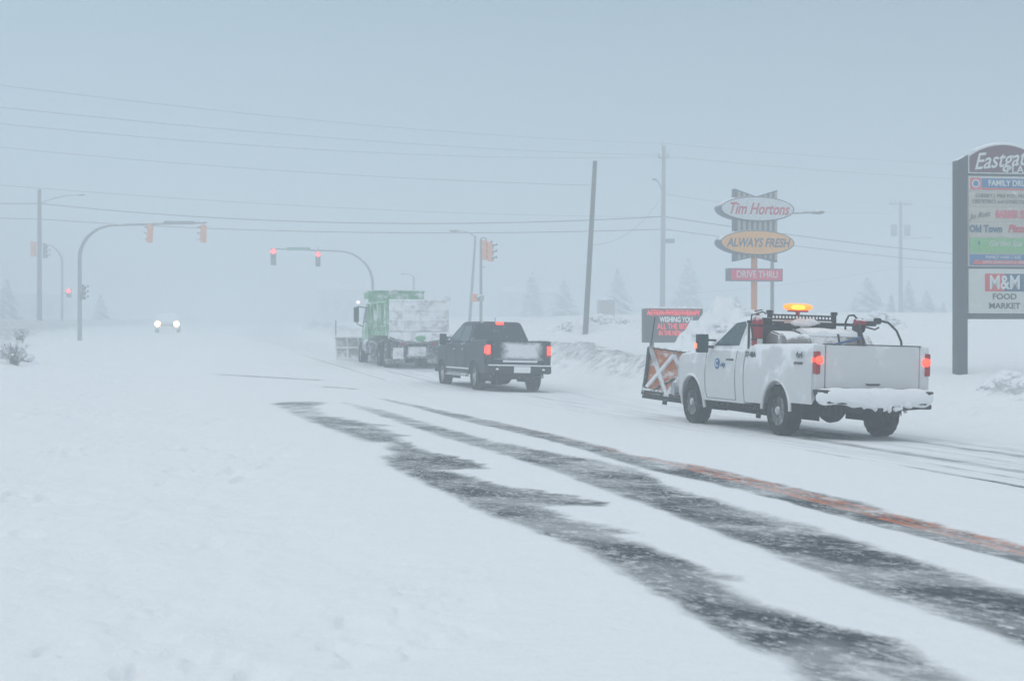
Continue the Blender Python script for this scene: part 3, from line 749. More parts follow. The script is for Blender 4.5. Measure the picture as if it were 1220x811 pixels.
    # equipment box beside extinguisher
    b = MB(); b.box((-.66, 1.1, 1.66), (.22, .16, .40), bev=.02); b.box((-.72, 1.06, 1.90), (.20, .12, .12), bev=.02); b.build('pump_box', M['blackrack'], t)
    # hose reel and nozzle on the right
    b = MB()
    b.lathe([(-.05, .001), (-.05, .13), (-.035, .13), (-.03, .05), (.03, .05), (.035, .13), (.05, .13), (.05, .001)], (.84, .72, 1.86), 'x', 20)
    b.box((.84, .74, 1.62), (.06, .10, .38), bev=.01)
    b.tube([(.62, .80, 1.62), (.60, .75, 1.92), (.64, .72, 2.03), (.72, .70, 2.04), (.78, .70, 1.98), (.76, .68, 1.86)], .018, 7)
    hr = b.build('hose_reel', M['black'], t)
    b = MB(); b.lathe([(-.1, .001), (-.1, .055), (.0, .06), (.1, .04), (.1, .001)], (.80, .62, 1.92), 'x', 14); b.build('pump_motor', M['red'], hr)
    b = MB(); b.box((1.0, .62, 1.90), (.16, .10, .09), bev=.02); b.box((1.12, .62, 1.95), (.12, .09, .11), bev=.03); b.tube([(.90, .62, 1.84), (1.06, .60, 1.80), (1.14, .6, 1.84)], .016, 6)
    b.build('hose_nozzle', M['black'], hr)
    b = MB(); b.tube([(1.16, .62, 1.96), (1.26, .5, 1.92), (1.33, .35, 1.78), (1.36, .25, 1.60), (1.30, .12, 1.42)], .02, 7); b.tube([(.70, .5, 1.88), (.68, .35, 1.7), (.72, .3, 1.5), (.75, .3, 1.3)], .02, 7)
    b.build('hose', M['hose'], hr)
    b = MB(); b.tube([(.15, .30, 1.52), (.3, .3, 1.56), (.5, .32, 1.60), (.66, .35, 1.66)], .02, 7); b.build('blue_hose', M['bluehose'], hr)
    # plough, carried raised and angled
    p = Matrix.Translation((.04, 4.85, 0)) @ Matrix.Rotation(R(-28), 4, 'Z') @ Matrix.Translation((-1.35, 0, .47)) @ Matrix.Rotation(R(6.5), 4, 'Y') @ Matrix.Translation((1.35, 0, -.47))
    def PX(x, y, z): return tuple(p @ Vector((x, y, z)))
    def curve(z):                                   # moldboard profile, hollow side forward
        k = (z-.45)/.98; return .16*math.cos((k-.45)*2.6)-.16
    zz = np.linspace(.47, 1.43, 9)
    b = MB()
    for L, Rr in ((-1.35, 1.35),):
        rings = [[PX(L, -curve(z)*-1, z) for z in zz]+[PX(L, curve(z)+.02, z) for z in zz[::-1]], [PX(Rr, curve(z), z) for z in zz]+[PX(Rr, curve(z)+.02, z) for z in zz[::-1]]]
        b.loft(rings)
    bl = b.build('plow_blade', M['orange'], t, 50)
    b = MB()
    def bar(x0, z0, x1, z1, r_, mb):
        n = 6; pts = []
        for i in range(n+1):
            k = i/n; x = x0+(x1-x0)*k; z = z0+(z1-z0)*k; pts.append(PX(x, curve(z)-.035, z))
        mb.tube(pts, r_, 6)
    for q in (0, 1, 2):
        x = -1.32+.86*q
        bar(x, 1.41, x+.43, .50, .048, b); bar(x+.43, .50, x+.86, 1.41, .048, b)
    for q in (0, 1, 2):
        x = -1.30+.86*q
        bar(x, .62, x+.45, 1.34, .045, b)
        if q < 2: bar(x+.45, 1.34, x+.88, .55, .045, b)
    b.build('plow_rib', M['rib'], bl)
    b = MB()
    for z in (1.42,): bar(-1.36, z, 1.36, z, .028, b)
    bar(-1.36, .56, 1.36, .56, .045, b); bar(-1.34, .48, -1.34, 1.42, .04, b); bar(1.34, .48, 1.34, 1.42, .035, b)
    b.prism([(-1.35, .50), (1.35, .50), (1.35, .40), (-1.35, .40)], lambda q, o: PX(q[0], o, q[1]), -.10, -.07)
    bar(-1.2, .56, -.62, 1.0, .025, b)
    b.tube([PX(-.9, -.12, .42), PX(-.9, -.12, .33)], .05, 8); b.tube([PX(.9, -.12, .42), PX(.9, -.12, .33)], .05, 8)
    b.build('cutting_edge', M['plow'], bl)
    for s in (-1, 1):
        b = MB(); b.tube([(s*.35, 4.4, .6), PX(s*.45, -.1, .62)], .06, 8); b.tube([(s*.5, 4.5, .7), PX(s*.8, -.12, .72)], .04, 8); b.build('push_arm', M['plow'], t)
    b = MB(); b.box((0, 4.52, .75), (.8, .12, .5), bev=.03)
    b.build('plow_mount', M['plow'], t)
    for x in (-1.33, 1.33):
        b = MB(); b.tube([PX(x, 0, 1.35), PX(x, 0, 2.02)], .011, 6); b.build('blade_marker', M['plow'], bl)
    return t
white_pickup()

# ---------------- dark crew-cab pickup
def dark_pickup():
    x0, y0 = -.20, 45.25
    t = empty('pickup_truck', (x0, y0, gz(x0, y0)-.015), R(17.0), ry=R(1.4)); t.scale = (1.0, 1.03, 1.06)
    tag(t, 'dark blue crew cab pickup with red brake lights lit and snow stuck to its tailgate', 'pickup truck')
    W = 2.02; wb = 3.68; ra = .46; zc = .40
    def sidex(z): return W/2-(.055*((z-.95)/.5)**2 if z > .95 else .0495*((.95-z)/.55)**2)
    def ztop(y):
        if y < 3.15: return 1.32
        return 1.32-.14*((y-3.15)/1.5)**1.3-.18*float(ss(np.array(y), 4.3, 4.6))
    body_loft(t, 'cab_body', M['navy'], .50, 4.60, W, lambda y: .44, ztop, [(wb, ra, zc)], nose=lambda y: .18*float(ss(np.array(y), 4.1, 4.6))**2)
    cab, side, back, front = greenhouse(t, .52, 3.45, .72, 2.45, 1.31, 1.95, .93, .70, M['navy'])
    for s in (-1, 1):
        fn = lambda p, o, s=s: (s*side(p[0], p[1], o), p[0], p[1])
        panel(t, 'side_window', M['glass'], [(1.98, 1.37), (3.05, 1.36), (2.85, 1.48), (2.42, 1.78), (1.98, 1.83)], fn, -.02, .006)
        panel(t, 'side_window', M['glass'], [(.95, 1.38), (1.90, 1.37), (1.90, 1.83), (1.18, 1.82), (1.0, 1.6)], fn, -.02, .006)
        for yy, y2 in ((1.1, .98), (2.06, 1.96)):
            b = MB(); b.tube([(s*(sidex(z)+.001), y2, z) for z in np.linspace(.50, 1.28, 8)], .007, 5)
            if y2 > 1.5: b.tube([(s*(sidex(.5)+.001), q, .50) for q in (1.96, 2.5, 3.05)], .007, 5); b.tube([(s*(sidex(z)+.001), 3.05, z) for z in np.linspace(.50, 1.28, 8)], .007, 5)
            d = b.build('door', M['black'], t)
            h = MB(); h.box((s*(sidex(1.14)+.02), yy+.08, 1.14), (.03, .18, .035), bev=.01); h.build('door_handle', M['chrome'], d)
        b = MB(); b.box((s*.97, 1.95, .40), (.13, 2.3, .05), bev=.02); b.box((s*.955, 1.95, .455), (.07, 2.2, .03), bev=.01); b.build('running_board', M['chrome'], t)
        b = MB(); b.tube([(s*(sidex(.60)+.006), yy, .60) for yy in np.linspace(.56, 3.1, 6)], .022, 6); b.build('snow_crust', M['snow'], t)
        mirror(t, s*.92, 3.02, 1.42, s, M['black'], False)
    panel(t, 'rear_window', M['glass'], [(-.74, 1.38), (.74, 1.38), (.60, 1.80), (-.60, 1.80)], lambda p, o: (p[0], back(p[1], o), p[1]), -.02, .008)
    panel(t, 'windshield', M['glass'], [(-.80, 1.36), (.80, 1.36), (.62, 1.85), (-.62, 1.85)], lambda p, o: (p[0], front(p[1], o), p[1]), -.02, .008)
    b = MB(); b.box((0, .74, 1.90), (.24, .10, .075), bev=.02); b.build('high_brake_light', M['lamp_lit'], t)
    y_r, y_f = -1.15, .46
    for s in (-1, 1):
        rings = []; ys = sorted(set(list(np.linspace(y_r, y_f, 16))+[ra*math.cos(math.pi*k/18) for k in range(19) if ra*math.cos(math.pi*k/18) < y_f]+[-ra-.002]))
        for y in ys:
            zb = .50
            if abs(y) < ra: zb = max(zb, zc+math.sqrt(ra*ra-y*y))
            zt = 1.42; ring = [(s*(sidex(zb+(zt-.04-zb)*i/9)), y, zb+(zt-.04-zb)*i/9) for i in range(10)]
            ring += [(s*(sidex(zt)-.02), y, zt-.008), (s*(sidex(zt)-.05), y, zt), (s*(sidex(zt)-.10), y, zt), (s*(sidex(zt)-.115), y, zt-.03), (s*(sidex(zt)-.10), y, max(zb, .8)+.01)]
            rings.append(ring)
        b = MB(); b.loft(rings); b.tube([(s*(W/2-.012), ra*math.cos(math.pi*k/18), zc+ra*math.sin(math.pi*k/18)) for k in range(1, 19)], .03, 8)
        b.build('bed_side', M['navy'], t, 32)
    b = MB(); b.box((0, -.34, .84), (W-.2, 1.6, .05)); b.box((0, y_f-.02, 1.12), (W-.14, .05, .56))
    for s in (-1, 1): b.box((s*.80, 0, .98), (.22, .9, .26), bev=.05)
    b.build('bed_floor', M['navy'], t)
    b = MB(); b.box((0, y_r-.035, 1.08), (1.58, .07, .66), bev=.02); b.box((0, y_r-.05, 1.395), (1.56, .06, .03), bev=.01)
    tm = M['navy'].copy(); tm.name = 'wind_caked_tailgate'; nt_ = tm.node_tree; pb = nt_.nodes['Principled BSDF']
    tc = N(nt_, 'ShaderNodeTexCoord'); sp_ = N(nt_, 'ShaderNodeSeparateXYZ'); nt_.links.new(tc.outputs['Object'], sp_.inputs[0])
    nn = N(nt_, 'ShaderNodeTexNoise', i_2=7, i_3=7, i_4=.7); nt_.links.new(tc.outputs['Object'], nn.inputs[0])
    dx = math_(nt_, 'ABSOLUTE', math_(nt_, 'DIVIDE', math_(nt_, 'SUBTRACT', sp_.outputs[0], .10), .62)); dz = math_(nt_, 'ABSOLUTE', math_(nt_, 'DIVIDE', math_(nt_, 'SUBTRACT', sp_.outputs[2], 1.13), .24))
    dd = math_(nt_, 'ADD', math_(nt_, 'MAXIMUM', dx, dz), math_(nt_, 'MULTIPLY', math_(nt_, 'SUBTRACT', nn.outputs[0], .5), .9))
    ff = math_(nt_, 'MULTIPLY', math_(nt_, 'SUBTRACT', 1, ramp(nt_, dd, .60, 1.12)), .9)
    src = pb.inputs['Base Color'].links[0].from_socket; nt_.links.new(mixc(nt_, ff, src, SNOW), pb.inputs['Base Color'])
    tg = b.build('tailgate', tm, t)
    b = MB()
    b.box((.05, y_r-.076, .845), (1.05, .012, .055), bev=.004)
    b.build('snow_crust', M['snow'], tg)
    b = MB(); b.box((0, y_r-.076, .90), (1.5, .008, .012)); b.build('tailgate_step', M['chrome'], tg)
    for s in (-1, 1):
        b = MB(); b.box((s*.89, y_r-.02, 1.08), (.19, .10, .66), bev=.03); b.build('corner_post', M['navy'], t)
        b = MB(); b.box((s*.915, y_r-.04, 1.13), (.16, .10, .34), bev=.03); l = b.build('tail_light', M['lamp_red'], t)
        g = MB(); g.box((s*.925, y_r-.085, 1.15), (.12, .03, .24), bev=.012)
        if s < 0: g.box((-1.0, y_r-.03, 1.15), (.012, .05, .2))
        g.build('lit_bulb', M['lamp_lit'], l)
    b = MB()
    prof = [(-1.0, 0), (-.97, -.12), (-.85, -.18), (0, -.22), (.85, -.18), (.97, -.12), (1.0, 0)]
    b.prism(prof, lambda p, z: (p[0], y_r-.06+p[1], z), .52, .72, bev=.015)
    bp = b.build('rear_bumper', M['black'], t)
    b = MB(); b.box((0, y_r-.20, .735), (1.86, .16, .035), bev=.015); b.build('snow_crust', M['snow'], bp)
    b = MB(); b.box((.05, y_r-.29, .62), (.50, .03, .17), bev=.01); b.build('snow_covered_plate', M['snow'], bp)
    for s in (-1, 1):
        b = MB(); b.box((s*.70, y_r-.275, .63), (.08, .02, .05), bev=.008); b.build('snow_clump', M['snow'], bp)
    b = MB()
    for s in (-1, 1): b.box((s*.42, 1.6, .56), (.09, 5.2, .14))
    b.box((0, y_r-.05, .48), (1.2, .10, .12), bev=.03); b.box((0, y_r-.18, .46), (.08, .25, .08)); b.box((.1, 2.2, .5), (.6, 2.2, .2)); b.box((-.25, .75, .5), (.5, .9, .25), bev=.05)
    rng = random.Random(3)
    for i in range(36): b.lump((rng.uniform(-.75, .75), y_r+rng.uniform(0, .3), .48+rng.uniform(-.1, .04)), (.09, .08, .06), i, .5, 2, 2)
    b.build('chassis', M['under'], t)
    b = MB(); b.tube([(-.8, 0, .38), (.8, 0, .38)], .055, 10); b.lump((-.05, 0, .38), (.24, .22, .2), 2, .08); b.build('axle', M['under'], t)
    b = MB(); b.tube([(.55, .6, .46), (.60, -.5, .44), (.72, -1.30, .42)], .04, 10); b.build('exhaust_pipe', M['chrome'], t)
    wells(t, [(0, ra, zc), (wb, ra, zc)], W)
    for y in (0, wb):
        for s in (-1, 1): wheel(t, s*.855, y, .40, .28, s, M['rim'], rr=.255, holes=6)
    b = MB(); b.box((0, 4.60, .88), (1.2, .05, .40), bev=.02); b.build('grille', M['chrome'], t)
    for s in (-1, 1):
        b = MB(); b.box((s*.78, 4.50, .92), (.30, .12, .26), bev=.03); b.build('headlight', M['chrome'], t)
    b = MB(); b.box((0, 4.63, .56), (1.94, .16, .24), bev=.04); b.build('front_bumper', M['black'], t)
    b = MB(); b.tube([(.5, 2.9, 1.9), (.5, 2.85, 2.1)], .01, 5); b.build('antenna', M['black'], t)
dark_pickup()

# ---------------- green plough truck
def plow_truck():
    x0, y0 = -3.65, 58.6
    t = empty('plow_truck', (x0, y0, gz(x0, y0)), R(16.5)); t.scale = (.975, .84, 1.02)
    tag(t, 'green dump truck with front plough and snow plastered tailgate leading the queue', 'plow truck')
    # local: x right, y forward, origin under the tailgate
    b = MB()
    for s in (-1, 1): b.box((s*.45, 3.6, .95), (.12, 7.4, .24))
    b.box((0, .2, .9), (1.2, .15, .3)); b.box((0, 1.9, .62), (.4, .5, .4)); b.box((0, 5.5, .8), (1.4, 1.5, .5), bev=.05)
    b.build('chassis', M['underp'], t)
    def side_panel(s):
        return lambda p, x: (x*s, p[0], p[1])
    # dump box
    for s in (-1, 1):
        b = MB(); b.prism([(0, 1.32), (4.6, 1.32), (4.6, 2.50), (0, 2.50)], lambda p, x, s=s: (s*(x-(.10 if p[1] < 1.4 else 0)), p[0], p[1]), 1.14, 1.22)
        for k in range(6): b.box((s*1.245, .35+k*.8, 1.95), (.05, .09, 1.05), bev=.01)
        b.box((s*1.23, 2.3, 2.52), (.10, 4.6, .09), bev=.02); b.box((s*1.235, 2.3, 1.62), (.05, 4.6, .06))
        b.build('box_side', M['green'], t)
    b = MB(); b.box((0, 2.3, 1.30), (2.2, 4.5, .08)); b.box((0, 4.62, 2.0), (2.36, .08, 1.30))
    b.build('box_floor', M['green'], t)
    b = MB()
    for i in range(16): b.lump((random.uniform(-.7, .7), .5+i*.24, 1.95), (.5, .45, .28), i, .3, 1.5, 2)
    b.build('snow_load', M['snow'], t)
    b = MB(); b.box((0, -.06, 2.02), (2.30, .07, 1.22), bev=.01)
    for z in (1.46, 1.84, 2.22, 2.58): b.box((0, -.11, z), (2.30, .05, .07), bev=.01)
    for x in (-.75, 0, .75): b.box((x, -.10, 2.0), (.06, .03, 1.15), bev=.01)
    b.box((0, -.115, 1.68), (.42, .02, .13))
    tg = b.build('tailgate', M['rib'], t)
    for s in (-1, 1):
        b = MB(); b.box((s*1.20, -.05, 2.02), (.12, .16, 1.28), bev=.02)
        if s > 0: b.lathe([(-.08, .001), (-.08, .13), (.08, .13), (.08, .001)], (s*1.20, -.05, 2.68), 'y', 16); b.build('corner_post', M['rib'], t)
    # cab shield over the cab, taller than the box
    b = MB(); b.box((0, 5.2, 2.98), (2.38, 1.25, .05)); b.box((0, 4.63, 2.83), (2.38, .08, .40)); b.box((0, 4.58, 3.05), (2.46, .10, .06), bev=.01)
    for s in (-1, 1): b.box((s*1.17, 5.15, 2.85), (.05, 1.2, .22))
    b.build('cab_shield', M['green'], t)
    b = MB(); b.lump((0, 4.9, 3.02), (.12, .12, .09), 1); b.build('roof_beacon', M['lamp_red'], t)
    # cab and hood
    cb = MB()
    rings = []
    for z, y_b, y_f, hw in ((.95, 4.95, 6.5, 1.12), (1.4, 4.95, 6.5, 1.14), (1.9, 4.95, 6.45, 1.12), (2.55, 5.02, 6.15, 1.02), (2.66, 5.08, 6.05, .96)):
        rings.append([(-hw, y_b, z), (hw, y_b, z), (hw, y_f, z), (-hw, y_f, z)])
    cb.loft(rings)
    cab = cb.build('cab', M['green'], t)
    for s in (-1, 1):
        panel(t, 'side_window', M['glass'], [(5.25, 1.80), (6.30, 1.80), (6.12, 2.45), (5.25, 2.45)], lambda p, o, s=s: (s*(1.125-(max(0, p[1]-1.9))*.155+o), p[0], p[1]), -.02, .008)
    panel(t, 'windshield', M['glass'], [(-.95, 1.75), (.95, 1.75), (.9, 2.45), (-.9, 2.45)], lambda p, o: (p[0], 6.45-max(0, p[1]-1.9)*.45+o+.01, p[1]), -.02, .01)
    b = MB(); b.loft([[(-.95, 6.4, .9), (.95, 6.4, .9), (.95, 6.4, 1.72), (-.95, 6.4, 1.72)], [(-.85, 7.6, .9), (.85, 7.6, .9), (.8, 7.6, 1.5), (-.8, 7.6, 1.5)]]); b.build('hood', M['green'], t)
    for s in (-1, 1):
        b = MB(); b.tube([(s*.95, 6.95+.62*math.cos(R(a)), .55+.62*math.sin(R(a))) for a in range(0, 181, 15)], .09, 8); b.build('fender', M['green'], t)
        b = MB(); b.tube([(s*1.05, 6.2, 2.4), (s*1.38, 6.25, 2.45), (s*1.45, 6.25, 2.4), (s*1.40, 6.25, 1.75), (s*1.08, 6.2, 1.6)], .025, 6)
        mr = b.build('mirror', M['black'], t)
        h = MB(); h.box((s*1.44, 6.2, 2.12), (.22, .12, .62), bev=.04); h.build('mirror_housing', M['black'], mr)
    b = MB(); b.lump((-1.38, 6.1, 2.62), (.07, .07, .06), 3); b.build('strobe_light', M['strobe'], t)
    b = MB(); b.tube([(.95, 4.8, 1.0), (.95, 4.8, 2.9)], .07, 10); b.build('exhaust_stack', M['chrome'], t)
    # fuel tank, steps and side clutter
    for s in (-1, 1):
        b = MB(); b.lathe([(4.9, .001), (4.9, .30), (5.9, .30), (5.9, .001)], (s*.95, 0, .85), 'y', 20); b.build('fuel_tank', M['chrome'], t)
    # tandem duals
    for y in (1.5, 2.85):
        for s in (-1, 1):
            for o_ in (.62, .93): wheel(t, s*o_, y, .50, .26, s, M['rim'], rr=.28, z=.50)
    for s in (-1, 1): wheel(t, s*1.02, 6.95, .50, .28, s, M['rim'], rr=.28, z=.50)
    for s in (-1, 1):
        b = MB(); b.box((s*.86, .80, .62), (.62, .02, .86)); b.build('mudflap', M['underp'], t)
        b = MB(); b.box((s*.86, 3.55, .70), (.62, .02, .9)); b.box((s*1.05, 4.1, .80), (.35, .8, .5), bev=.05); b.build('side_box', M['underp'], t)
        b = MB(); b.box((s*1.16, -.12, .80), (.16, .10, .78), bev=.02); b.build('spinner_support', M['plow'], t)
    # salt spreader apron hung under the tailgate
    b = MB()
    rings = []
    for i in range(15):
        x = -1.2+i*2.4/14; d = .20*(1-(x/1.25)**2)
        rings.append([(x, -.08, 1.40), (x, -.42, 1.40), (x, -.45, 1.24-d), (x, -.40, 1.18-d), (x, -.10, 1.16-d)])
    b.loft(rings); sp = b.build('salt_spreader', M['rib'], t)
    b = MB(); b.tube([(-1.2+i*2.4/14, -.43, 1.21-.20*(1-((-1.2+i*2.4/14)/1.25)**2)) for i in range(15)], .03, 6); b.build('spreader_lip', M['plow'], sp)
    b = MB(); b.lump((.05, -.46, 1.20), (.22, .06, .16), 4, .15); b.build('spreader_motor', M['green'], sp)
    b = MB(); b.box((0, -.15, .45), (2.2, .08, .08)); b.box((0, -.2, .62), (.95, .05, .30), bev=.02); b.box((-.72, -.2, .58), (.35, .05, .3), bev=.02)
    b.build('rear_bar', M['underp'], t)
    for q_, w_ in (((-.05, -.24, .66), (.72, .05, .36)), ((-.82, -.24, .60), (.42, .05, .42)), ((.98, -.1, .68), (.26, .04, .70))):
        b = MB(); b.box(q_, w_, bev=.02); b.build('snow_crust', M['rib'], t)
    for s in (-1, 1):
        b = MB(); b.box((s*.62, -.20, .95), (.14, .05, .10), bev=.01); b.build('tail_light', M['lamp_red'], t)
    # front plough
    p = Matrix.Translation((-.15, 8.6, 0)) @ Matrix.Rotation(R(-22), 4, 'Z')
    zz = np.linspace(.12, 1.25, 8)
    def cv(z): return .22*math.cos(((z-.12)/1.13-.4)*2.6)-.22
    PXX = lambda x, y, z: tuple(p @ Vector((x, y, z)))
    b = MB(); b.loft([[PXX(x, cv(z), z) for z in zz]+[PXX(x, cv(z)+.03, z) for z in zz[::-1]] for x in (-1.85, 1.85)])
    bl = b.build('plow_blade', M['greyblade'], t, 50)
    b = MB()
    for k in range(8):
        x = -1.8+k*.514; b.tube([PXX(x, cv(z)-.04, z) for z in zz], .05, 6)
    for z in (.25, .75, 1.2): b.tube([PXX(-1.85, cv(z)-.06, z), PXX(1.85, cv(z)-.06, z)], .05, 6)
    b.build('plow_rib', M['rib'], bl)
    b = MB()
    b.bm.free()
    for s in (-1, 1):
        b = MB(); b.tube([(s*.4, 7.4, .6), PXX(s*.5, -.2, .5)], .08, 8); b.build('push_arm', M['plow'], t)
    b = MB(); b.tube([PXX(-1.84, 0, 1.2), PXX(-1.84, 0, 1.9)], .02, 6); b.build('blade_marker', M['plow'], bl)
plow_truck()

# ---------------- oncoming car
def oncoming():
    p = at(200, 390, 150)
    t = empty('car', (p.x, p.y, gz(p.x, p.y)), R(180+11)); t.scale = (1.28, 1.2, 1.2)
    tag(t, 'oncoming pale car with both headlights glowing through the blowing snow', 'car')
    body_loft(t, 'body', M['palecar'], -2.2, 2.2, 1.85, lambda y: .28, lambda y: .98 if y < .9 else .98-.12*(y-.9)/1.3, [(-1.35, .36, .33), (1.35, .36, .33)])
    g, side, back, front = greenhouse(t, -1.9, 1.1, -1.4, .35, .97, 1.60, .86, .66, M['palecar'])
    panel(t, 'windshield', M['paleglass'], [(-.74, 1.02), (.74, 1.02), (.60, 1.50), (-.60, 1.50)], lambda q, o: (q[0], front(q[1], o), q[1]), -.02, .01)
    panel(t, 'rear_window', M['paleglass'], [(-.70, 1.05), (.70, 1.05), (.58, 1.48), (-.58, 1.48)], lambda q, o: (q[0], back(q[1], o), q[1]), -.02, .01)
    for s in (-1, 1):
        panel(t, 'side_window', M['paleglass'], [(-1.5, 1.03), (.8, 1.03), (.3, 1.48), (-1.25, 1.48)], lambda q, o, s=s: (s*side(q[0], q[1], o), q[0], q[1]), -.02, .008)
        b = MB(); b.lathe([(2.14, .23), (2.20, .25), (2.235, .20), (2.25, .001)], (s*.70, 0, .70), 'y', 20); hl = b.build('headlight', M['head_glow'], t)  # wide orange emissive rim imitates the warm glow round the lamp
        b = MB(); b.lathe([(2.24, .16), (2.27, .13), (2.28, .001)], (s*.70, 0, .70), 'y', 16); b.build('bulb', M['head_core'], hl)
        for y in (-1.35, 1.35): wheel(t, s*.80, y, .33, .21, s, M['rim'], rr=.21)
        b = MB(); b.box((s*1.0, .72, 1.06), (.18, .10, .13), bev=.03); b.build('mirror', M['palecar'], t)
    b = MB(); b.box((0, 2.19, .62), (1.0, .06, .18), bev=.02); b.build('grille', M['underp'], t)
    wells(t, [(-1.35, .36, .33), (1.35, .36, .33)], 1.85)
oncoming()

# ------------------------------------------------------------------ roadside signs (faces square to the traffic)
SR = HEAD
FR = (R(90), 0, 0)
def donut_sign():
    c = at(899, 400, 65); g = gz(c.x, c.y)-.3
    t = empty('restaurant_sign', (c.x, c.y, g), SR)
    tag(t, 'tall pylon sign of two stacked ovals over a striped panel on orange pole', 'sign')
    Z = lambda py: CAM_H-(py-400)/F*65-g
    b = MB(); b.tube([(-.02, 0, 0), (-.02, 0, Z(300))], .15, 4, cap=True); b.build('pole', M['thpole'], t)
    # striped backing panel with notched ends
    zt, zb = Z(226), Z(312); hw = .99
    b = MB(); b.prism([(-hw, zb), (0, zb+.22), (hw, zb), (hw, zt), (0, zt-.30), (-hw, zt)], lambda p, y: (p[0], y, p[1]), -.16, .16)
    bk = b.build('backing_panel', M['thcab'], t)
    for k in range(-3, 5):
        b = MB(); x = -.12+k*.245; zn = lambda x: (1-abs(x)/hw)
        if abs(x)+.1 > hw-.02: continue
        b.prism([(x, zb+.06+.20*zn(x)), (x+.12, zb+.06+.20*zn(x+.12)), (x+.12, zt-.07-.27*zn(x+.12)), (x, zt-.07-.27*zn(x))], lambda p, y: (p[0], y, p[1]), -.175, -.155)
        b.build('pale_stripe', M['stripel'], bk)
    for (cy, name, m, txt, tm, size, sh, sxx) in ((249.5, 'oval_cabinet', M['thwhite'], 'Tim Hortons', M['thred'], .68, .35, .78), (289.5, 'oval_cabinet', M['thyellow'], 'ALWAYS FRESH', M['snavy'], .52, .25, .80)):
        zc = Z(cy); a, bb = 1.74, .54; D = .62
        b = MB(); b.loft([[(a*k_*math.cos(R(q*7.5)), y, zc+bb*k_*math.sin(R(q*7.5))) for q in range(48)] for y, k_ in ((-D/2, .985), (-D/2+.03, 1), (D/2-.03, 1), (D/2, .985))])
        cb = b.build(name, M['thcab'], t)
        b = MB(); b.loft([[(a*.955*math.cos(R(q*7.5)), y, zc+bb*.90*math.sin(R(q*7.5))) for q in range(48)] for y in (-D/2-.02, -D/2+.01)])
        b.build('oval_face', m, cb)
        text('sign_lettering', txt, size, tm, cb, (.02, -D/2-.024, zc-.02), FR, shear=sh, offset=.012, sx=sxx)
        snb = MB(); snb.loft([[(a*math.cos(R(q)), y*(.7 if q in (15, 165) else 1), zc+bb*math.sin(R(q))+.0 +h) for y, h in ((-D/2+.04, -.02), (0, .05), (D/2-.04, -.02), (0, -.05))] for q in range(50, 131, 8)]); snb.build('snow_crust', M['snow'], cb)
    b = MB(); b.box((-.02, 0, Z(327.5)), (2.45, .50, .54), bev=.01); dt = b.build('drive_thru_board', M['thcab'], t)
    b = MB(); b.box((-.02, -.252, Z(327.5)), (2.36, .02, .46)); b.build('board_face', M['dtred'], dt)
    text('board_lettering', 'DRIVE THRU', .42, M['slet'], dt, (0, -.266, Z(327.5)), FR, offset=.006, sx=.82)
donut_sign()

def led_sign():
    Y = 62; c = at(801, 400, Y); g = gz(c.x, c.y)-.4
    t = empty('message_sign', (c.x, c.y, g), SR)
    tag(t, 'low dark message board with red and white lettering, half buried by a snow pile', 'sign')
    Z = lambda py: CAM_H-(py-400)/F*Y-g
    zt, zb = Z(367.5), Z(408)
    b = MB(); b.box((0, 0, (zt+zb)/2), (2.56, .34, zt-zb), bev=.03)
    for s in (-1, 1): b.box((s*.9, 0, zb/2), (.14, .14, zb+.1))
    bo = b.build('board', M['ledbody'], t)
    b = MB(); b.box((0, -.173, (zt+zb)/2), (2.40, .01, zt-zb-.14)); b.build('screen', M['ledbody'], bo)
    b = MB(); b.box((-.02, -.178, Z(373)), (2.24, .012, .04)); b.build('light_row', M['ledred'], bo)
    text('red_lettering', 'ACTION PHYSIOTHERAPY', .33, M['ledred'], bo, (-.02, -.182, Z(373)), FR, offset=.006, sx=.60)
    text('white_lettering', 'WISHING YOU', .30, M['ledwhite'], bo, (.1, -.182, Z(381)), FR, offset=.008, sx=.72)
    text('red_lettering', 'ALL THE BEST', .32, M['ledred'], bo, (.0, -.182, Z(389)), FR, offset=.006, sx=.74)
    text('red_lettering', 'IN THE NEW YEAR', .28, M['ledred'], bo, (.06, -.182, Z(397)), FR, offset=.006, sx=.62)
    b = MB()
    for i in range(12): b.lump((-1.2+i*.22, 0, zt+.02), (.17, .16, .05), i, .3, 2, 2)
    b.build('snow_crust', M['snow'], bo)
led_sign()

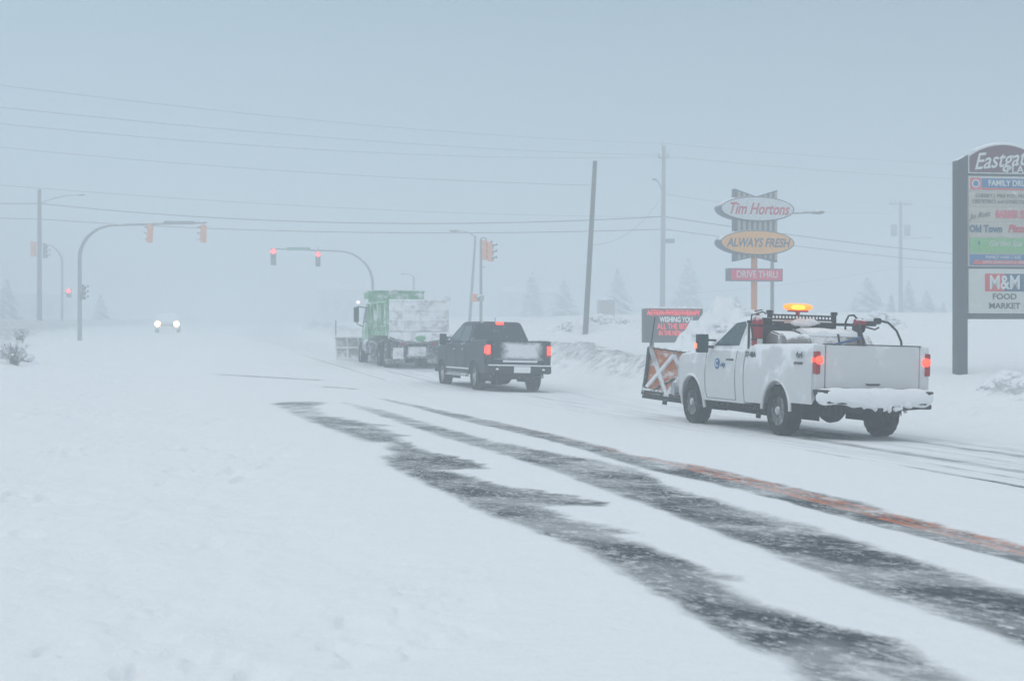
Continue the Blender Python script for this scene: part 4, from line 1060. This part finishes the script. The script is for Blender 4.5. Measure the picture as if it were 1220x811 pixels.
def plaza_sign():
    Y = 48; k = Y/F; c = at(1144, 400, Y); g = gz(c.x, c.y)-.1
    t = empty('plaza_sign', (c.x, c.y, g), SR*.55)
    tag(t, 'large shopping plaza directory sign with arched maroon header and stacked tenant panels', 'sign')
    Z = lambda py: CAM_H-(py-400)*k-g
    X = lambda px: (px-1144)*k*1.01
    def rect(name, m, x0, x1, y0, y1, y=-.16, d=.02, par=None):
        b = MB(); b.box(((X(x0)+X(x1))/2, y, (Z(y0)+Z(y1))/2), (X(x1)-X(x0), d, Z(y0)-Z(y1)), bev=.004); return b.build(name, m, par or t)
    for x0, x1 in ((1137.5, 1150), (1240, 1252.5)):
        s = x0 > 1200
        pts = [(X(x0), -.3), (X(x1), -.3), (X(x1), Z(185 if not s else 192)), (X(x0), Z(192 if not s else 185))]
        b = MB(); b.prism(pts, lambda p, y: (p[0], y, p[1]), -.20, .20, bev=.012); b.build('post', M['post'], t)
    # header with arched top
    arc = [(X(1151)+(X(1239)-X(1151))*i/20, Z(187.5)+(Z(171)-Z(187.5))*math.sin(math.pi*(i+.6)/21.2)**.75) for i in range(21)]
    b = MB(); b.prism([(X(1151), Z(207)), (X(1239), Z(207))]+arc[::-1], lambda p, y: (p[0], y, p[1]), -.17, .17)
    hd = b.build('header', M['slet'], t)
    cx = X(1195); inner = [(cx+(x-cx)*.965, z-.05) for x, z in arc]
    b = MB(); b.prism([(inner[0][0], Z(205.6)), (inner[-1][0], Z(205.6))]+inner[::-1], lambda p, y: (p[0], y, p[1]), -.19, -.165); b.build('header_face', M['maroon'], hd)
    text('header_lettering', 'Eastgate', .72, M['slet'], hd, (X(1194), -.195, Z(190.5)), (R(90), R(-6), 0), shear=.45, offset=.008, sx=.84)
    text('header_lettering', 'PLAZA', .34, M['slet'], hd, (X(1218), -.195, Z(202)), FR, offset=.004, sx=1.05)
    b = MB()
    snl = [(x, z) for x, z in arc[2:-2]]
    b.loft([[(x, -.16, z), (x, -.08, z+.05), (x, .08, z+.05), (x, .16, z), (x, 0, z-.03)] for x, z in snl]); b.build('snow_crust', M['snow'], hd)
    # dark frame bars
    for y0, y1 in ((207, 209.5), (317.6, 319.8), (373, 380)): rect('cross_bar', M['post'], 1150, 1240, y0, y1, 0, .30)
    bk = rect('panel_back', M['cream'], 1151, 1239, 209.6, 317.5, 0, .26)
    T = lambda s, size, m, px, py, par, **kw: text('panel_lettering', s, size, m, par, (X(px), -.176, Z(py)), FR, **kw)
    a = rect('drug_store_panel', M['whitep'], 1152, 1238, 210.5, 227.5, -.14)
    rect('logo_block', M['spink'], 1154, 1167, 212, 226.5, -.155, .02, a); 
    b = MB(); b.lathe([(-.172, .13), (-.168, .13)], (X(1160.5), 0, Z(219)), 'y', 20); b.build('logo_ring', M['slet'], a)
    b = MB(); b.lathe([(-.175, .09), (-.171, .09)], (X(1160.5), 0, Z(219)), 'y', 20); b.build('logo_core', M['sblue'], a)
    rect('blue_band', M['sblue'], 1168, 1238, 212.5, 223.8, -.155, .02, a); rect('red_band', M['sred'], 1168, 1238, 224.2, 226.3, -.155, .02, a)
    T('FAMILY DRUGS', .26, M['slet'], 1205, 218.5, a, offset=.006, sx=.88)
    a = rect('doctor_panel', M['cream'], 1152, 1238, 228.5, 246, -.14)
    T('CHERRY J. PIKE M.D., FRCSC', .165, M['sdark'], 1195, 233.5, a, sx=.92); T('OBSTETRICS and GYNECOLOGY', .165, M['sdark'], 1195, 240.5, a, sx=.88)
    a = rect('barber_panel', M['cream'], 1152, 1238, 247, 264, -.14)
    text('panel_lettering', 'Jo Rutt', .24, M['sdark'], a, (X(1165), -.176, Z(257)), (R(90), R(-10), 0), shear=.5)
    T('BARBER SHOP', .33, M['spink'], 1211, 255.5, a, offset=.014, sx=.66)
    a = rect('pizza_panel', M['cream'], 1152, 1238, 265, 282, -.14)
    T('Old Town', .31, M['snavy'], 1173, 273, a, offset=.012, sx=.86); T('Pizza', .33, M['thred'], 1212, 272.5, a, offset=.012, shear=.25, sx=.9)
    a = rect('green_panel', M['sgreen'], 1153, 1238, 283.5, 301.5, -.14)
    T('Garden Spa', .26, M['whitep'], 1197, 290, a, shear=.4, offset=.002, sx=.9)
    rect('leaf_mark', M['snavy'], 1164, 1166, 287, 292, -.155, .01, a)
    a = rect('blue_red_panel', M['sblue'], 1153.5, 1238, 303, 316, -.14)
    rect('red_band', M['sred'], 1158, 1238, 310, 315, -.155, .02, a); T('FAMILY HAIR CARE', .14, M['slet'], 1195, 306.5, a)
    T('OPEN SEVEN DAYS A WEEK', .12, M['slet'], 1197, 312.5, a)
    a = rect('market_panel', M['whitep'], 1151.5, 1239, 320.5, 372.5, -.10, .14)
    rect('red_block', M['sred'], 1172, 1196, 326, 347, -.176, .02, a); rect('navy_block', M['snavy'], 1196, 1221, 326, 347, -.176, .02, a)
    text('panel_lettering', 'M&M', .62, M['slet'], a, (X(1196.5), -.192, Z(337)), FR, offset=.012, sx=.78)
    text('panel_lettering', 'FOOD', .25, M['sdark'], a, (X(1196.5), -.176, Z(353.5)), FR, offset=.006, sx=1.15)
    text('panel_lettering', 'MARKET', .25, M['sdark'], a, (X(1196.5), -.176, Z(364.5)), FR, offset=.006, sx=1.12)
plaza_sign()

# ------------------------------------------------------------------ poles, lamps, signals, wires
def cobra(t, p0, p1, m, r=.045, rise=.5):
    """curved lamp arm from p0 to the lamp at p1 with a cobra head"""
    p0, p1 = Vector(p0), Vector(p1); pts = []
    for i in range(11):
        k = i/10; q = p0.lerp(p1, k); q.z = p0.z+(p1.z-p0.z)*(1-(1-k)**2.4)+0*rise
        pts.append(q)
    b = MB(); b.tube(pts, r, 7); a = b.build('lamp_arm', m, t)
    d = (p1-p0); d.z = 0; d.normalize(); s = Vector((-d.y, d.x, 0))
    b = MB(); rings = []
    for k, wd, ht in ((0, .05, .04), (.15, .09, .06), (.35, .15, .10), (.6, .17, .11), (.8, .11, .07), (.86, .03, .02)):
        c = p1+d*k
        rings.append([c+s*wd*math.cos(R(a_*36))+Vector((0, 0, ht*math.sin(R(a_*36))-.02)) for a_ in range(10)])
    b.loft(rings); b.build('lamp_head', M['galvd'], t)

def wood_pole(name, px, ytop, ybase, Y, r0, r1, label, cat='utility pole', lean=0, group=None, m=None):
    c = at(px, ybase, Y); top = at(px+lean, ytop, Y); g = gz(c.x, c.y)-.3
    t = empty(name, (c.x, c.y, g)); tag(t, label, cat, group)
    b = MB(); n = 8
    b.tube([(0+(top.x-c.x)*i/n, 0, (top.z-g)*i/n) for i in range(n+1)], r0, 12, r1); b.build('shaft', m or M['wood'], t)
    return t, c, g
loc_ = lambda px, py, Y, c, g, Y0=None: (at(px, py, Y).x-c.x, (Y-c.y), at(px, py, Y).z-g)

t, c, g = wood_pole('utility_pole', 47, 226, 380, 126, .22, .16, 'wooden pole with a curved street lamp arm, on the left snow bank')
cobra(t, loc_(49, 242, 126, c, g), loc_(92, 232, 124, c, g), M['galvd'], .05)
t, c, g = wood_pole('utility_pole', 697, 192, 404, 78, .145, .115, 'bare wooden pole leaning to the right, without crossarm or wires', lean=12)
t, c, g = wood_pole('utility_pole', 789, 174, 372, 116, .22, .14, 'tall straight utility pole with insulators on a short bracket and a drooping lamp', lean=2, m=M['galv'])
b = MB(); z = loc_(790, 188, 116, c, g)[2]
b.box((.08, 0, z), (.78, .10, .09))
br = b.build('insulator_bracket', M['galvd'], t)
for x in (-.26, .44):
    b = MB(); b.tube([(x, 0, z), (x, 0, z+.36)], .05, 6); b.build('insulator', M['galvd'], br)
b = MB(); b.tube([(0, 0, z+.5), (0, 0, z+1.25)], .035, 6); b.build('pole_tip', M['galvd'], t)
cobra(t, loc_(789, 228, 116, c, g), loc_(781, 214, 113, c, g), M['galvd'], .045)
b = MB(); b.box((.6, 0, loc_(790, 287, 116, c, g)[2]), (.7, .3, .35), bev=.05); b.build('junction_box', M['galvd'], t)
t, c, g = wood_pole('utility_pole', 1073, 240, 352, 172, .26, .18, 'far utility pole with wide crossarm and transformer cans, between plaza and restaurant signs')
zz_ = loc_(1073, 243, 172, c, g)[2]; zt_ = loc_(1073, 274, 172, c, g)[2]
b = MB(); b.box((0, 0, zz_), (2.6, .14, .16))
ca = b.build('crossarm', M['wood'], t)
for x in (-1.2, -.6, .6, 1.2):
    b = MB(); b.tube([(x, 0, zz_), (x, 0, zz_+.4)], .06, 6); b.build('insulator', M['galvd'], ca)
for x in (-.75, .75):
    b = MB(); b.lathe([(-.7, .28), (-.65, .36), (.6, .36), (.7, .28)], (x, 0, zt_), 'z', 14); b.build('transformer_can', M['galvd'], t)
cobra(t, loc_(1074, 284, 172, c, g), loc_(1102, 283, 170, c, g), M['galvd'], .06)
# light standards
t, c, g = wood_pole('street_lamp', 559, 290, 395, 108, .12, .08, 'thin grey street lamp with small arm, directly left of the signal post', 'street lamp', lean=7, m=M['galv'])
cobra(t, loc_(566, 282, 108, c, g), loc_(547, 275, 107, c, g), M['galv'], .04)
b = MB(); b.tube([(loc_(566, 290, 108, c, g)[0], 0, loc_(566, 292, 108, c, g)[2]), (loc_(566, 281, 108, c, g)[0], 0, loc_(566, 281, 108, c, g)[2])], .07, 8); b.build('arm_socket', M['galv'], t)
t, c, g = wood_pole('street_lamp', 920, 250, 372, 74, .10, .075, 'street lamp standing behind the striped pylon sign with its lamp reaching right', 'street lamp', m=M['galvd'])
cobra(t, loc_(920, 252, 74, c, g), loc_(964, 253, 72.5, c, g), M['galvd'], .05)
t, c, g = wood_pole('street_lamp', 493, 330, 400, 150, .14, .10, 'faint distant lamp post behind the green dump truck', 'street lamp', m=M['galv'])
cobra(t, loc_(493, 330, 150, c, g), loc_(484, 326, 149, c, g), M['galv'], .06)

def signal_head(t, loc, rz=0, lit=None, tilt=0, n=3, scale=1.0, face=-1, m=None):
    """one head of n lamps hung at loc (its top); faces -y turned by rz"""
    h = MB(); H = .36*n*scale; wd = .36*scale
    h.box((0, 0, -H/2), (wd, .26*scale, H), bev=.03)
    o = h.build('signal_head', m or M['signal'], t, loc=loc); o.rotation_euler = (0, R(tilt), rz)
    for k in range(n):
        z = -.18*scale-k*.36*scale; v = MB()
        v.loft([[(.15*scale*math.cos(R(a)), y_, z+.15*scale*math.sin(R(a))) for a in range(0, 181, 20)]+[(.13*scale*math.cos(R(a)), y_, z+.13*scale*math.sin(R(a))) for a in range(180, -1, -20)] for y_ in (-.12*scale, -.36*scale)])
        v.build('visor', M['signald'], o)
        q_ = 1.35 if k == lit else 1; l = MB(); l.lathe([(-.20*scale, .001), (-.18*scale, .09*scale*q_), (-.125*scale, .125*scale*q_)], (0, 0, z), 'y', 16)  # lit lens enlarged to imitate its glow
        l.build('lit_lens' if k == lit else 'dark_lens', M['signal_lit'] if k == lit else M['signald'], o)
    return o
def mast(px, pybase, Y, pyarm, pxend, rad, r, label, board=None, m=None):
    c = at(px, pybase, Y); g = gz(c.x, c.y)-.2
    t = empty('traffic_signal', (c.x, c.y, g)); tag(t, label, 'traffic signal', 'signal masts over the crossing')
    X = lambda p: (p-px)/F*Y; Z = lambda p: CAM_H-(p-400)/F*Y-g
    d = 1 if pxend > px else -1; ht = Z(pyarm); e = X(pxend)
    pts = [(0, 0, ht*i/6) for i in range(6)]; base = ht-rad
    pts = [(0, 0, base*i/5) for i in range(6)]+[(d*rad*(1-math.cos(R(a))), 0, base+rad*math.sin(R(a))*.93) for a in range(10, 91, 10)]
    x1 = pts[-1][0]; z1 = pts[-1][2]
    pts += [(x1+(e-x1)*i/5, 0, z1+(ht-z1)*i/5) for i in range(1, 6)]
    b = MB(); b.tube(pts, r, 10, r*.55); b.build('mast', m or M['galvd'], t)
    if board:
        b = MB(); b.box(((X(board[0])+X(board[1]))/2, -.08, Z(board[2])), (abs(X(board[1])-X(board[0])), .05, .24), bev=.01); b.build('street_name_board', board[3], t)
    return t, X, Z
t, X, Z = mast(95, 392, 104, 265, 246, 2.4, .15, 'tall grey signal mast arching over the left road with two orange heads', (195, 232, 265.5, M['galvd']))
for px_, tl in ((180, -10), (243, 0)):
    b = MB(); b.tube([(X(px_-1), 0, Z(265)), (X(px_-.5), 0, Z(269))], .04, 6); b.build('hanger', M['galvd'], t)
    signal_head(t, (X(px_-.5), 0, Z(268)), R(180+80), None, tl, scale=1.12)
signal_head(t, (X(99.5), -.05, Z(339)), R(80), None, scale=.95, m=M['signald'])
t, X, Z = mast(444, 405, 122, 296, 322, 2.8, .13, 'signal mast arching left from behind the dump truck with two red lights lit', (342, 370, 296.5, M['streetsign']))
signal_head(t, (X(326), -.1, Z(296)), R(8), 0, scale=1.25, m=M['signald'])
signal_head(t, (X(379), -.1, Z(300)), R(8), 0, scale=1.1, m=M['signald'])
for px_ in (326, 379):
    b = MB(); b.tube([(X(px_), 0, Z(295)), (X(px_), 0, Z(301 if px_ > 350 else 297))], .05, 6); b.build('hanger', M['galvd'], t)
t, X, Z = mast(74, 382, 140, 288, 38, 1.9, .12, 'far small signal mast bending left with a red light on its post', None, M['galv'])
signal_head(t, (X(40), -.05, Z(288)), R(180), None, scale=1.25)
signal_head(t, (X(54), -.05, Z(290)), R(90), None, scale=1.25, m=M['signald'])
signal_head(t, (X(82.5), -.1, Z(344)), R(0), 0, n=2, scale=1.1, m=M['signald'])
b = MB(); b.tube([(0, 0, Z(349)), (X(82), 0, Z(349))], .05, 6); b.build('bracket', M['galvd'], t)
# side signal post
c = at(573, 395, 104); g = gz(c.x, c.y)-.2
t = empty('traffic_signal', (c.x, c.y, g)); tag(t, 'straight signal post behind the dark pickup with orange heads facing sideways', 'traffic signal')
Z = lambda p: CAM_H-(p-400)/F*104-g
X = lambda p: (p-573)/F*104
b = MB(); b.tube([(0, 0, 0), (0, 0, Z(285))], .11, 10, .09); b.tube([(0, 0, Z(285)), (.06, 0, Z(283)), (.3, 0, Z(283.5)), (.45, 0, Z(287))], .05, 8); b.tube([(0, 0, Z(318)), (.3, 0, Z(318))], .04, 6); b.build('post', M['galvd'], t)
signal_head(t, (X(579), 0, Z(286)), R(60), None, scale=1.25)
signal_head(t, (X(584.5), -.2, Z(289)), R(75), None, scale=1.2)
signal_head(t, (X(566), 0, Z(350)), R(80), None, n=1, scale=1.5)
signal_head(t, (X(573), -.2, Z(352)), R(-60), None, n=1, scale=1.1, m=M['galv'])

def wire(a, b_, sag, r=.014, label='', grp='overhead wires'):
    a, b_ = Vector(a), Vector(b_); n = 28
    mb = MB(); mb.tube([a.lerp(b_, i/n)-Vector((0, 0, sag*4*(i/n)*(1-i/n))) for i in range(n+1)], r, 5)
    o = mb.build('power_line', M['wire']); tag(o, label, 'power line', grp)
P790 = lambda py: at(790.5, py, 116)
wire(at(-90, 90, 74), P790(171), .55, .009, 'topmost thin wire from upper left to the tip of the tall straight pole')
wire(at(-90, 118, 74), P790(185), .5, .010, 'second thin wire from the top left, ending at the insulator bracket')
wire(at(-90, 138, 76), P790(187), .75, .010, 'third thin wire from the top left, meeting the bracket just below the second')
wire(at(-90, 166, 78), at(706, 221, 80), .35, .008, 'faint thin wire at mid height ending behind the leaning bare pole')
wire(at(-90, 213, 80), P790(258), .5, .008, 'faint thin wire just above the two thick black cables')
wire(at(47, 242.5, 125.7), P790(258), 1.02, .036, 'upper thick black cable from the left lamp pole to the tall straight pole')
wire(at(-120, 238, 122), at(47, 242.5, 125.7), .1, .036, 'upper thick cable stub running off left from the left lamp pole')
wire(at(47, 261, 125.7), P790(273), .65, .030, 'lower thick black cable from the left lamp pole to the tall straight pole')
wire(at(-120, 253, 122), at(47, 261, 125.7), .1, .030, 'lower thick cable stub running off left from the left lamp pole')
wire(P790(258), at(1330, 318, 140), .45, .034, 'upper black cable right of the tall pole, passing behind the oval signs')
wire(P790(273), at(1330, 330, 140), .3, .028, 'lower black cable right of the tall pole, passing under the upper oval')
wire(P790(171), at(1330, 204, 145), .3, .012, 'topmost thin wire right of the tall straight pole')
wire(P790(186), at(1330, 220, 145), .4, .014, 'thin wire leaving the bracket of the tall straight pole to the right')
wire(P790(231), at(1073, 254, 172), .5, .014, 'faint wire from the tall pole to the far transformer pole')
wire(at(1073, 244, 172), at(1330, 250, 190), .4, .016, 'faint wire leaving the far transformer pole to the right')
wire(at(1073, 318, 172), at(1330, 318, 175), .15, .022, 'low faint cable from the far transformer pole running right')
wire(at(1073, 318, 172), at(800, 350, 190), .5, .018, 'low faint cable from the far transformer pole running down left')
wire(P790(232), at(706, 292, 90), .9, .010, 'slack service wire curving down left from the lamp of the tall pole')

# ------------------------------------------------------------------ snow piles, cabinet, shrubs
def pile(name, label, px, pybase, Y, wx, wy, h, seed, mtl=None, skew=0, rx=0.0):
    c = at(px, 400, Y); g = gz(c.x, c.y)
    n = 56; b = MB(); vs = []; fs = []
    for j in range(n):
        for i in range(n):
            u_ = i/(n-1)*2-1; v_ = j/(n-1)*2-1; r_ = math.hypot(u_, v_)
            p = Vector((u_*wx, v_*wy, 0))
            du = (u_-skew)/((1+skew) if u_ < skew else (1-skew)); pk = max(0, 1-math.hypot(du, v_)**1.05)
            nn = mnoise.fractal(Vector((p.x*1.3+seed*5, p.y*1.3, seed)), .9, 2.1, 5)
            nn2 = mnoise.noise(Vector((p.x*5+seed, p.y*5, seed*2)))
            z = h*pk**.85+(.34*nn*h**.5+.10*nn2)*min(1, pk*4)-.06*(r_ > .98)-.25*max(0, r_-1)
            vs.append((p.x, p.y, z-.05+gz(c.x+p.x, c.y+p.y)-g))
    for j in range(n-1):
        for i in range(n-1): fs.append((j*n+i, j*n+i+1, (j+1)*n+i+1, (j+1)*n+i))
    b.raw(vs, fs)
    rng = random.Random(seed)
    for k in range(170):                            # ploughed-up blocks
        a = rng.uniform(0, 6.28); rr = rng.uniform(.1, .8)
        x, y = rr*math.cos(a), rr*math.sin(a); du = (x-skew)/((1+skew) if x < skew else (1-skew)); pk = max(0, 1-math.hypot(du, y)**1.05)
        s_ = rng.uniform(.03, .17)
        b.lump((x*wx, y*wy, h*pk**.85-.03+gz(c.x+x*wx, c.y+y*wy)-g), (s_, s_, s_*.8), k+seed*9, .5, 1.6, 2)
    o = b.build(name, mtl or M['snowdirty'], None, 60, loc=(c.x, c.y, g)); o.rotation_euler = (0, 0, rx)
    tag(o, label, 'snow pile', kind=None); return o
pile('snow_pile', 'tall ploughed snow mound burying the right end of the message board', 895, 400, 58.5, 3.4, 2.2, 2.3, 4, skew=-.34)
pile('snow_pile', 'low rough snow mound at the right edge below the plaza sign', 1203, 400, 38, .95, .9, .62, 8)
pile('snow_pile', 'lumpy distant snow mound right of the hose on the white pickup', 1045, 400, 74, 1.5, 1.4, .8, 12)
pile('snow_pile', 'low rough windrow heap in front of the utility cabinet', 705, 400, 80, 3.2, 1.6, .8, 15)
pile('snow_pile', 'dirty snow heap with dark clods at the far left edge', 12, 400, 62, 1.2, 1.0, .7, 21)

def cabinet():
    c = at(722, 400, 125); g = gz(c.x, c.y)
    t = empty('utility_cabinet', (c.x, c.y, g), SR); tag(t, 'dim boxy utility cabinet standing in snow left of the tall straight pole', 'cabinet')
    b = MB(); b.box((0, 0, .75), (1.3, .7, 1.5), bev=.03); cb = b.build('cabinet_body', M['cabinet'], t)
    b = MB(); b.box((-.32, -.36, .75), (.58, .02, 1.3)); b.box((.32, -.36, .75), (.58, .02, 1.3)); b.build('cabinet_door', M['cabinet'], t)
    b = MB(); b.lump((0, 0, 1.54), (.7, .4, .14), 2, .2); b.build('snow_cap', M['snow'], t)
cabinet()

def shrub(px, py, Y, h, seed, label):
    c = at(px, py, Y); g = gz(c.x, c.y)
    t = empty('shrub', (c.x, c.y, g-.1)); tag(t, label, 'shrub'); rng = random.Random(seed); b = MB()
    for k in range(46):
        a = rng.uniform(0, 6.28); sp = rng.uniform(.1, .75)*h; hh = h*rng.uniform(.5, 1.1)
        p0 = Vector((rng.uniform(-.15, .15), rng.uniform(-.1, .1), 0)); p2 = Vector((sp*math.cos(a), sp*math.sin(a), hh)); pm = p0.lerp(p2, .5)+Vector((0, 0, .12*h))
        b.tube([p0, pm, p2], .016, 4, .005)
        for q in range(3):
            s0 = p0.lerp(p2, rng.uniform(.5, 1)); b.tube([s0, s0+Vector((rng.uniform(-.2, .2), rng.uniform(-.2, .2), rng.uniform(.02, .25)))*h], .008, 4, .004)
        if k % 4 == 0:
            sb = MB(); sb.lump(p2, (.07, .07, .04), k, .3, 2, 1); sb.build('snow_clump', M['snow'], t)
    b.build('branch', M['twig'], t)
shrub(16, 440, 60, .95, 5, 'bare snow caught shrub on the left edge of the road bank')
shrub(24, 405, 82, .8, 9, 'faint bare shrub further up the left bank below the lamp pole')

# ------------------------------------------------------------------ far trees and buildings
def conifer(seed, h, spread):
    rng = random.Random(seed); t = empty('conifer', (0, 0, 0))
    b = MB(); b.tube([(0, 0, 0), (.05, 0, h*.5), (0, 0, h*.97)], .16, 8, .02); b.build('trunk', M['bark'], t)
    b = MB(); n = 58
    for i in range(n):
        k = i/n; z = h*(.10+.88*k); L = spread*(1-k)**.85*rng.uniform(.55, 1.15)+.12
        for q in range(5):
            a = i*2.4+q*1.256+rng.uniform(-.3, .3); d = Vector((math.cos(a), math.sin(a), 0)); s = Vector((-d.y, d.x, 0)); Lq = L*rng.uniform(.6, 1.1)
            for g_ in range(4):
                u0 = Lq*(g_/4); u1 = Lq*((g_+1.2)/4); wv = .20*Lq*(1.1-g_/5)+.05; dz = -.32
                z0 = z+u0*dz+rng.uniform(-.05, .05); z1 = z+u1*dz-.05
                p = d*u0; p2 = d*u1
                b.raw([(p+s*wv+Vector((0, 0, z0-.12)))[:], (p+Vector((0, 0, z0)))[:], (p2+Vector((0, 0, z1)))[:], (p2+s*wv*.5+Vector((0, 0, z1-.16)))[:]], [(0, 1, 2, 3)])
                b.raw([(p-s*wv+Vector((0, 0, z0-.12)))[:], (p+Vector((0, 0, z0)))[:], (p2+Vector((0, 0, z1)))[:], (p2-s*wv*.5+Vector((0, 0, z1-.16)))[:]], [(0, 1, 2, 3)])
    me = b.build('crown', M['needle'], t); return t
protos = [conifer(1, 8.0, 2.5), conifer(2, 7.0, 3.0), conifer(3, 9.0, 3.0)]
spots = [(736, 318, 215, 2, 'lone faint spruce between the leaning pole and the tall straight pole'),
         (820, 305, 220, 0, 'faint narrow spruce just right of the tall straight pole'),
         (806, 345, 215, 1, 'small faint spruce at the foot of the tall straight pole'),
         (1034, 328, 185, 1, 'broad faint spruce left of the transformer pole'),
         (1018, 352, 185, 0, 'short faint spruce furthest left of the clump by the transformer pole'),
         (1083, 332, 175, 2, 'darkest spruce of the clump just right of the transformer pole'),
         (1062, 348, 175, 0, 'short spruce of the clump under the transformer pole'),
         (1104, 345, 180, 1, 'bushy spruce of the clump near the plaza sign post'),
         (1124, 358, 180, 2, 'low spruce touching the plaza sign post'),
         (1048, 352, 185, 2, 'low spruce between the broad one and the transformer pole'),
         (878, 352, 180, 1, 'dim spruce behind the orange sign pole'),
         (634, 322, 215, 0, 'very faint tall tree right of the signal post'),
         (672, 332, 215, 1, 'very faint round tree left of the leaning pole'),
         (8, 330, 190, 2, 'pale conifer on the left bank at the edge of view'),
         (120, 350, 190, 1, 'pale conifer on the left bank beyond the tall mast')]
used = set()
for px_, pyt, Y, v, lab in spots:
    c = at(px_, 400, Y); g = gz(c.x, c.y)-.2; ztop = at(px_, pyt, Y).z
    o = protos[v] if v not in used else copy_tree(protos[v]); used.add(v)
    H = (8.0, 7.0, 9.0)[v]; s = (ztop-g)/H
    o.location = (c.x, c.y, g); q_ = random.uniform(1.0, 1.5); o.scale = (s*q_, s*q_, s); o.rotation_euler = (0, 0, random.uniform(0, 6.28))
    tag(o, lab, 'tree', 'conifers fading in the blowing snow')

def building(px, Y, wd, dp, h, label, rz=0, nwin=5, ridge=1.2):
    c = at(px, 400, Y); g = gz(c.x, c.y)-.3
    t = empty('building', (c.x, c.y, g), rz); tag(t, label, 'building')
    b = MB(); b.box((0, 0, h/2), (wd, dp, h)); b.build('wall', M['wall'], t)
    b = MB(); b.prism([(-dp/2-.4, h-.05), (dp/2+.4, h-.05), (0, h+ridge)], lambda p, x: (x, p[0], p[1]), -wd/2-.4, wd/2+.4); b.build('roof', M['roof'], t)
    for k in range(nwin):
        x = -wd/2+wd*(k+.5)/nwin
        b = MB(); b.box((x, -dp/2-.03, h*.52), (wd/nwin*.5, .08, h*.36), bev=.01); f = b.build('window', M['whitep'], t)
        b = MB(); b.box((x, -dp/2-.075, h*.52), (wd/nwin*.42, .02, h*.30)); b.build('pane', M['paleglass'], f)
    b = MB(); b.box((wd*.02, -dp/2-.04, 1.1), (1.0, .08, 2.1)); b.build('door', M['cabinet'], t)
building(636, 285, 12, 8, 4.6, 'faint low pale building right of the signal post', .2)
building(410, 280, 9.5, 8, 6.2, 'very faint small building behind the front of the dump truck', .1, 4)
building(40, 285, 14, 8, 5, 'very faint wide building beyond the left snow bank', .3)
